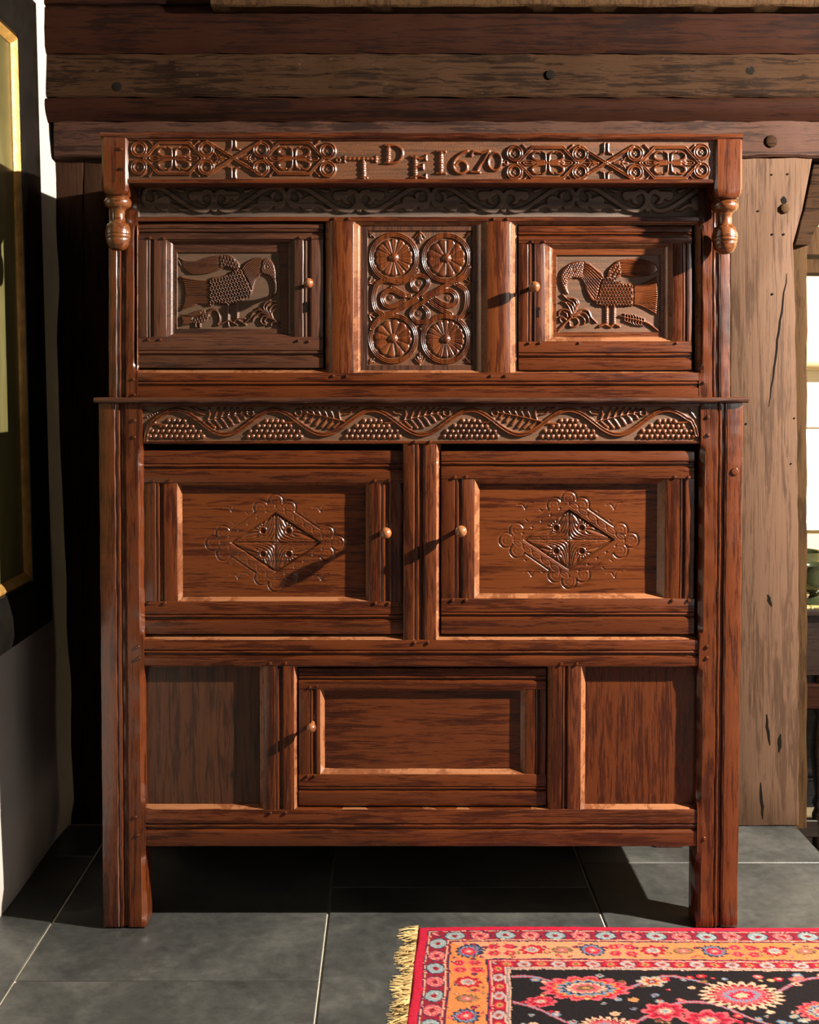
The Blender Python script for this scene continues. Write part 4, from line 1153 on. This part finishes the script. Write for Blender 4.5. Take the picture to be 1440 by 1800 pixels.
# ------------------------------------------------------------------ rug
def rug():
    x0 = .055; ybk = -.006; Wd, Dp = 2.0, 1.1; res = .00285
    nx = int(Wd / res); ny = int(Dp / res)
    U, V = np.meshgrid(np.linspace(0, Wd, nx + 1), np.linspace(0, Dp, ny + 1))  # V away from the back edge
    jit = lambda s: (np.random.rand(*U.shape) - .5) * s
    u = U + jit(.0016) + .0012 * np.sin(V * 90); v = V + jit(.0016) + .0012 * np.sin(U * 80)
    c = lambda *a: np.array(a)
    RED, PINK, NAVY, CREAM, ORG, BLK, BLUE, TEAL, MAR, OLV, GOLD = (c(.55, .02, .06), c(.62, .14, .16), c(.02, .03, .09), c(.72, .55, .36), c(.68, .30, .09), c(.012, .012, .014), c(.16, .33, .45), c(.25, .45, .45), c(.28, .02, .04), c(.16, .12, .05), c(.55, .33, .12))
    K = np.zeros(U.shape + (3,)); e = np.minimum(u, v)
    side = u < v                       # True: band along the short (left) end
    along = np.where(side, v, u)       # coordinate along the band
    def setm(m, col_): K[m] = col_
    setm(e >= -1, RED)
    m = e > .022; setm(m, NAVY); setm(e > .0245, CREAM); setm(e > .027, MAR)
    # first guard: alternating pink and pale blue palmettes
    p = (along % .052) / .052 - .5; q = (e - .046) / .019
    r_ = np.hypot(p * 2.3, q); b1 = (e > .027) & (e < .064)
    alt = (np.floor(along / .052) % 2) == 0
    setm(b1 & (r_ < 1.0), NAVY)
    setm(b1 & (r_ < .88) & alt, PINK); setm(b1 & (r_ < .88) & ~alt, TEAL)
    zz = (np.sin(p * 40) * np.sin(q * 7)) > .35; setm(b1 & (r_ < .8) & zz & alt, CREAM * .9); setm(b1 & (r_ < .8) & zz & ~alt, c(.5, .62, .6)); setm(b1 & (r_ < .3), MAR)
    setm((e > .064) & (e < .067), CREAM); setm((e > .067) & (e < .070), MAR); setm((e > .070) & (e < .073), NAVY); setm(e >= .073, ORG)
    # cream tone where worn along the back
    worn = np.clip(.5 + .5 * np.sin(U * 7) , 0, 1)[..., None] * (~side)[..., None]
    K = np.where((e >= .073)[..., None], K * (1 - .45 * worn) + CREAM * .45 * worn, K)
    def flower(cu, cv, ru, rv, n, cols, jag=.18, ph=0):
        i0, i1 = int(max(0, (cu - ru * 1.3) / res)), int(min(nx, (cu + ru * 1.3) / res)) + 1
        j0, j1 = int(max(0, (cv - rv * 1.3) / res)), int(min(ny, (cv + rv * 1.3) / res)) + 1
        if i1 <= i0 or j1 <= j0: return
        uu = (u[j0:j1, i0:i1] - cu) / ru; vv = (v[j0:j1, i0:i1] - cv) / rv
        r0 = np.hypot(uu, vv); th = np.arctan2(vv, uu)
        rr = r0 / (1 - jag + jag * np.abs(np.cos(th * n / 2 + ph)) * 2 * .5 + jag * .0)
        S = K[j0:j1, i0:i1]
        for lim, cc in cols: S[rr < lim] = cc
        pet = (np.abs(np.sin(th * n / 2)) < .16) & (rr < .85) & (rr > .45); S[pet] = S[pet] * .35
    # main orange border with alternating rosettes
    mid_ = .073 + .036
    k = 0
    a = .115
    random.seed(3)
    while a < 1.95:
        t_ = k % 4
        for sd in (0, 1):
            if sd == 1 and a > 1.05: continue
            L_ = a + .0
            cu, cv = (L_, mid_) if sd == 0 else (mid_, L_)
            if t_ == 0: flower(cu, cv, .026, .026, 12, [(1.05, NAVY), (.85, BLUE), (.66, RED), (.4, PINK), (.18, CREAM)], .25)
            elif t_ == 1:
                for o_ in (-.016, .016):
                    for o2 in (-.014, .014): flower(cu + o_, cv + o2, .014, .012, 6, [(1, PINK), (.75, RED), (.3, GOLD), (.15, NAVY)])
            elif t_ == 2: flower(cu, cv, .026, .021, 8, [(1.05, MAR), (.88, RED), (.62, CREAM), (.42, TEAL), (.18, PINK)], .3)
            else:
                flower(cu, cv, .023, .015, 10, [(1, OLV), (.8, c(.35, .22, .12)), (.45, PINK), (.2, CREAM)], .2)
            du, dv = ((.03, .012) if sd == 0 else (.012, .03))
            flower(cu + du, cv + dv * random.choice((-1, 1)), .007, .006, 5, [(1, OLV), (.6, GOLD)])
            flower(cu + du * .9, cv - dv, .006, .005, 5, [(1, NAVY), (.5, RED)])
            for _ in range(7):
                o1, o2 = random.uniform(-.03, .03), random.uniform(-.030, .030)
                fu, fv = (cu + o1, mid_ + o2) if sd == 0 else (mid_ + o2, cv + o1)
                if abs(o2) > .02 or abs(o1) > .024: flower(fu, fv, random.uniform(.003, .006), random.uniform(.0025, .005), 4, [(1, random.choice((OLV, NAVY, MAR, PINK, RED))), (.5, random.choice((GOLD, CREAM, PINK)))])
        a += .061; k += 1
    # second guard
    setm((e > .146) & (e <= .150), NAVY); setm((e > .150) & (e <= .153), RED); setm((e > .153) & (e <= .156), CREAM)
    b2 = (e > .156) & (e <= .180); setm(b2, MAR)
    p = (along % .034) / .034 - .5; q = (e - .168) / .011; r_ = np.hypot(p * 2.4, q); alt = (np.floor(along / .034) % 2) == 0
    setm(b2 & (r_ < 1) & alt, c(.4, .5, .5)); setm(b2 & (r_ < .5) & alt, PINK); setm(b2 & (r_ < .95) & ~alt, RED); setm(b2 & (r_ < .6) & ~alt, GOLD); setm(b2 & (r_ < .3), OLV)
    setm((e > .180) & (e <= .183), CREAM); setm((e > .183) & (e <= .187), c(.25, .27, .3)); setm((e > .187) & (e <= .190), CREAM); setm(e > .190, BLK)
    fld = e > .192; keep = K[~fld].copy()
    # trailing stems, palmettes and blossoms of the black field
    for ph_, fr, A_, o_ in ((0, 22, .035, .25), (1.5, 18, .05, .36), (3, 26, .03, .48), (.7, 15, .06, .62), (2.2, 20, .05, .80)):
        d = np.abs(v - (o_ + A_ * np.sin(u * fr + ph_))); setm(fld & (d < .0045), PINK * .8); setm(fld & (d < .0018), BLUE)
    random.seed(11)
    big = [(.33, .262, .085, .045, 0), (.62, .285, .075, .05, 1), (.47, .345, .042, .032, 2), (.36, .40, .05, .035, 1), (.545, .375, .05, .035, 2), (.85, .24, .05, .035, 3), (.76, .34, .05, .036, 0), (.245, .31, .03, .02, 2), (.46, .235, .03, .022, 3), (.93, .33, .055, .04, 2), (1.05, .25, .07, .045, 1)]
    for _ in range(46): big.append((random.uniform(.25, 1.95), random.uniform(.42, 1.05), random.uniform(.03, .075), random.uniform(.025, .05), random.randrange(4)))
    for cu, cv, ru, rv, t_ in big:
        if t_ == 0: flower(cu, cv, ru, rv, 14, [(1.05, PINK), (.9, RED), (.78, ORG), (.68, BLUE), (.56, NAVY), (.48, CREAM), (.38, PINK), (.22, OLV), (.1, GOLD)], .22)
        elif t_ == 1: flower(cu, cv, ru, rv, 22, [(1.08, CREAM), (.86, MAR), (.72, PINK), (.5, BLUE), (.36, RED), (.2, CREAM)], .3)
        elif t_ == 2: flower(cu, cv, ru, rv, 8, [(1.05, PINK), (.84, RED), (.62, MAR), (.48, PINK), (.3, CREAM), (.14, BLUE)], .3)
        else: flower(cu, cv, ru, rv, 6, [(1.0, c(.35, .45, .4)), (.8, CREAM), (.6, ORG), (.4, MAR), (.2, TEAL)], .35)
    for _ in range(1500):
        cu, cv = random.uniform(.21, 1.98), random.uniform(.205, 1.08)
        s_ = random.uniform(.004, .011)
        i, j = int(cu / res), int(cv / res)
        if K[min(j, ny), min(i, nx)].sum() < .06: flower(cu, cv, s_, s_ * .8, random.choice((4, 5, 6)), [(1, random.choice((PINK, BLUE, RED, OLV, GOLD, TEAL, CREAM))), (.45, random.choice((MAR, CREAM, GOLD)))])
    K[~fld] = keep
    K *= ((1 + jit(.35)) * .5 + .5)[..., None] * np.array([.50, .36, .36])
    # geometry
    z = .0075 + .0012 * np.random.rand(*U.shape) + .001 * np.sin(U * 9) * np.cos(V * 7)
    edge_ = np.minimum(np.minimum(U, V), np.minimum(Wd - U, Dp - V)); z *= np.clip(edge_ / .006, 0, 1) ** .4 * .9 + .1
    Xw = x0 + U - .076 * V * (1) - .0 ; Yw = ybk - V + .008 * np.exp(-((U - .50) / .10) ** 2) * 0 + .006 * np.exp(-((U - .95) / .3) ** 2) * 0 + .004 * np.sin(U * 5)
    Xw += .0015 * np.sin(V * 30)
    co = np.stack([Xw, Yw, z], -1).reshape(-1, 3).astype(np.float32)
    idx = np.arange((nx + 1) * (ny + 1)).reshape(ny + 1, nx + 1)
    q = np.stack([idx[:-1, :-1], idx[1:, :-1], idx[1:, 1:], idx[:-1, 1:]], -1).reshape(-1, 4).astype(np.int32)
    me = bpy.data.meshes.new('pile'); me.vertices.add(len(co)); me.vertices.foreach_set('co', co.ravel())
    me.loops.add(len(q) * 4); me.loops.foreach_set('vertex_index', q.ravel())
    me.polygons.add(len(q)); me.polygons.foreach_set('loop_start', np.arange(0, len(q) * 4, 4, dtype=np.int32)); me.polygons.foreach_set('loop_total', np.full(len(q), 4, np.int32))
    me.update(calc_edges=True); me.shade_smooth()
    a = me.color_attributes.new('Col', 'FLOAT_COLOR', 'POINT')
    rgba = np.ones((len(co), 4), np.float32); rgba[:, :3] = np.clip(K.reshape(-1, 3), 0, 1); a.data.foreach_set('color', rgba.ravel())
    me.materials.append(M['rug'])
    root = empty('persian_rug', (x0 + .5, ybk - .5, 0)); tag(root, 'red, orange and black patterned oriental rug with cream fringe, before the carved cupboard', 'rug')
    o = bpy.data.objects.new('pile', me); col.objects.link(o); o.parent = root; o.location = (-root.location.x, -root.location.y, 0)
    # fringe: twisted cotton tufts, one part
    Vv = []; Fc = []
    n = 620
    for i in range(n):
        vv = random.uniform(-.002, Dp); bx_ = x0 - .076 * vv + .002; by_ = ybk - vv
        L_ = random.uniform(.024, .040) * (1.0 + .15 * math.sin(vv * 60)); a_ = random.gauss(0.0, .28) + .12; wd = random.uniform(.0012, .0022)
        prev = None
        for k in range(5):
            f_ = k / 4; x = bx_ - L_ * f_ * math.cos(a_ * f_ * 1.3); y = by_ + L_ * f_ * math.sin(a_) ; zz_ = .005 * (1 - f_) + .0015 + .003 * math.sin(f_ * 3.1 + i)
            zz_ = max(.0012, zz_); w_ = wd * (1 - .75 * f_)
            b0 = len(Vv); Vv += [(x, y - w_, zz_), (x, y + w_, zz_), (x, y, zz_ + w_ * 1.4)]
            if prev is not None:
                for s_ in range(3): Fc.append((prev + s_, prev + (s_ + 1) % 3, b0 + (s_ + 1) % 3, b0 + s_))
            prev = b0
    fo = mesh_obj('fringe', Vv, Fc, M['cotton'], root, 60); fo['kind'] = 'stuff'; fo.location = (-root.location.x, -root.location.y, 0)
rug()

# ------------------------------------------------------------------ framed painting on the left wall
def picture():
    root = empty('framed_painting', (-.87, .0, 1.32)); tag(root, 'dark oil painting in black frame with gilt inner edge, on the left wall', 'painting')
    # frame loops in the wall plane (y, z), standing off the wall towards +x
    y1, y0, z0, z1 = .37, -.85, .575, 2.075
    def wallx(z): return -.842 - .027 * z
    def loop(name, prof, mat, smooth=25):
        # prof: (inset, height off wall)
        V = []; Fc = []
        for ins, h in prof:
            for (y, z) in ((y1 - ins, z0 + ins), (y1 - ins, z1 - ins), (y0 + ins, z1 - ins), (y0 + ins, z0 + ins)):
                V.append((wallx(z) + h, y, z))
        m = len(prof)
        for k in range(m):
            for j in range(4):
                a = k * 4 + j; b = k * 4 + (j + 1) % 4; k2 = (k + 1) % m
                Fc.append((a, b, k2 * 4 + (j + 1) % 4, k2 * 4 + j))
        o = mesh_obj(name, V, Fc, mat, root, smooth); o.location = -root.location; return o
    loop('frame', [(0, .006), (0, .030), (.006, .040), (.03, .046), (.07, .044), (.10, .036), (.118, .030), (.122, .020), (.122, .006)], M['black'])
    loop('gilt_slip', [(.121, .010), (.121, .027), (.126, .030), (.134, .026), (.142, .018), (.142, .010)], M['gilt'])
    g = .14
    V = [(wallx(z) + .016, y, z) for (y, z) in ((y1 - g, z0 + g), (y1 - g, z1 - g), (y0 + g, z1 - g), (y0 + g, z0 + g))]
    V += [(v[0] - .006, v[1], v[2]) for v in V]
    o = mesh_obj('canvas', V, [(0, 3, 2, 1), (4, 5, 6, 7), (0, 1, 5, 4), (1, 2, 6, 5), (2, 3, 7, 6), (3, 0, 4, 7)], M['paint'], root, 0); o.location = -root.location
picture()

# ------------------------------------------------------------------ the next room, seen past the post
YW = 3.0
def rz(py, y): return W(0, py, y)[2]
def rxx(px, y): return W(px, 0, y)[0]
wr = boxm('wall_rear', 1.0, 4.0, YW, YW + .15, -.26, rz(905, YW), M['cream'], None); tag(wr, kind='structure')
boxm('plaster_panel', 1.0, 4.0, YW, YW + .15, rz(650, YW), 2.75, M['cream'], wr)
boxm('plaster_panel', 1.0, rxx(1398, YW), YW, YW + .15, rz(905, YW), rz(650, YW), M['cream'], wr)
boxm('plaster_panel', 3.0, 4.0, YW, YW + .15, rz(905, YW), rz(650, YW), M['cream'], wr)
wn = boxm('window_1', rxx(1398, YW), 3.0, YW + .10, YW + .13, rz(905, YW), rz(900, YW), M['white'], None); tag(wn, kind='structure')
boxm('sill', rxx(1397, YW), 3.02, YW - .05, YW + .10, rz(930, YW), rz(905, YW) + .004, M['white'], wn)
boxm('rail', rxx(1398, YW), 3.0, YW + .10, YW + .13, rz(672, YW), rz(650, YW), M['white'], wn)
boxm('glazing_bar', rxx(1398, YW), 3.0, YW + .105, YW + .125, rz(756, YW), rz(752, YW), M['white'], wn)
for x in (2.35, 2.7): boxm('glazing_bar', x, x + .02, YW + .105, YW + .125, rz(900, YW), rz(672, YW), M['white'], wn)
boxm('pane', rxx(1398, YW), 3.0, YW + .115, YW + .118, rz(900, YW), rz(672, YW), M['glass'], wn)
boxm('daylight_outside', 1.0, 4.0, YW + .6, YW + .62, -.2, 2.4, M['daylight'], wn)
# low ceiling timbers of the next room
for py0, py1, y in ((398, 448, .95), (452, 480, 1.5)):
    boxm('ceiling_beam', 1.1, 3.4, y, y + .12, rz(py1, y), rz(py0, y), M['jamb'], wb)
sw = boxm('wall_right', 4.0, 4.1, .25, 3.2, -.26, 2.75, M['cream'], None); tag(sw, kind='structure')

def side_table():
    y0, y1 = 1.0, 1.42; x0, x1 = 1.10, 2.3; zt = rz(1070, y0)
    root = empty('side_table', ((x0 + x1) / 2, (y0 + y1) / 2, -.26)); tag(root, 'black oak side table with turned legs, in the next room behind the weathered post', 'table')
    P = []
    P.append(boxm('table_top', x0 - .02, x1 + .02, y0 - .02, y1 + .02, zt - .022, zt, M['table'], root, .006))
    P.append(boxm('frieze_rail', x0 + .01, x1 - .01, y0 + .01, y0 + .03, zt - .20, zt - .022, M['table'], root))
    P.append(boxm('apron', x0 + .01, x1 - .01, y0 + .0, y0 + .03, rz(1248, y0), rz(1204, y0), M['beamD'], root, .004))
    P.append(boxm('stretcher', x0 + .02, x1 - .02, y0 + .015, y0 + .045, -.19, -.14, M['table'], root)); P.append(boxm('stretcher', x0 + .02, x1 - .02, y1 - .045, y1 - .015, -.19, -.14, M['table'], root))
    P.append(boxm('back_rail', x0 + .02, x1 - .02, y1 - .03, y1 - .01, zt - .15, zt - .022, M['table'], root))
    P.append(boxm('shade_sheet', x0 + .03, x1 - .03, y1 - .01, y1 + .01, -.24, zt - .03, M['table'], root))  # dark sheet added for the shade beneath the table, no real panel
    for o in P: o.location = -root.location
    h = zt - .022 + .26
    prof = [(.026, 0), (.028, .01), (.026, .05), (.027, .13), (.020, .15), (.027, .165), (.018, .19), (.026, .26), (.030, .32), (.024, .38), (.017, .42), (.026, .44), (.026, .46), (.028, h)]
    for x in (x0 + .045, x0 + .18, x1 - .04):
        for y in (y0 + .035, y1 - .035):
            o = lathe('leg', prof, M['table'], root, 'Z', (x - root.location.x, y - root.location.y, 0), 20)
    return zt
zt = side_table()
cl = boxm('table_runner', 1.12, 2.1, 1.0, 1.40, zt, zt + .003, None, None, .001)
m_, nt, bs = newmat('olive_brocade'); v_, raw_ = coords(nt, (1, 1, 1)); n_ = noise(nt, raw_, 90, 3, .6, 1.0)
nt.links.new(ramp(nt, n_, [(.42, (.03, .022, .012)), (.5, (.32, .25, .06)), (.6, (.45, .38, .14))]), bs.inputs['Base Color']); bs.inputs['Roughness'].default_value = .8
cl.data.materials.append(m_)
tag(cl, 'olive and black brocade runner spread over the black side table', 'table runner')
def goblet(px, ptop, pbot, y, label):
    x, _, zb = W(px, pbot, y); h = rz(ptop, y) - rz(pbot, y); zb = zt + .003
    pr = [(.40, 0), (.42, .03), (.36, .07), (.17, .12), (.12, .2), (.14, .26), (.30, .32), (.42, .42), (.46, .6), (.44, .8), (.46, .93), (.50, 1.0), (.46, .99), (.42, .93), (.40, .8), (.41, .6), (.36, .44), (.1, .38)]
    o = lathe('goblet', [(a * h, b * h) for a, b in pr], M['pewter'], None, 'Z', (x, y, zb), 32)
    tag(o, label, 'goblet', 'goblets on the brocade runner')
goblet(1432, 988, 1056, 1.08, 'nearer dark green goblet with flared rim, standing on the brocade runner')
goblet(1408, 972, 1044, 1.28, 'farther dark goblet half hidden behind the weathered post, on the brocade runner')
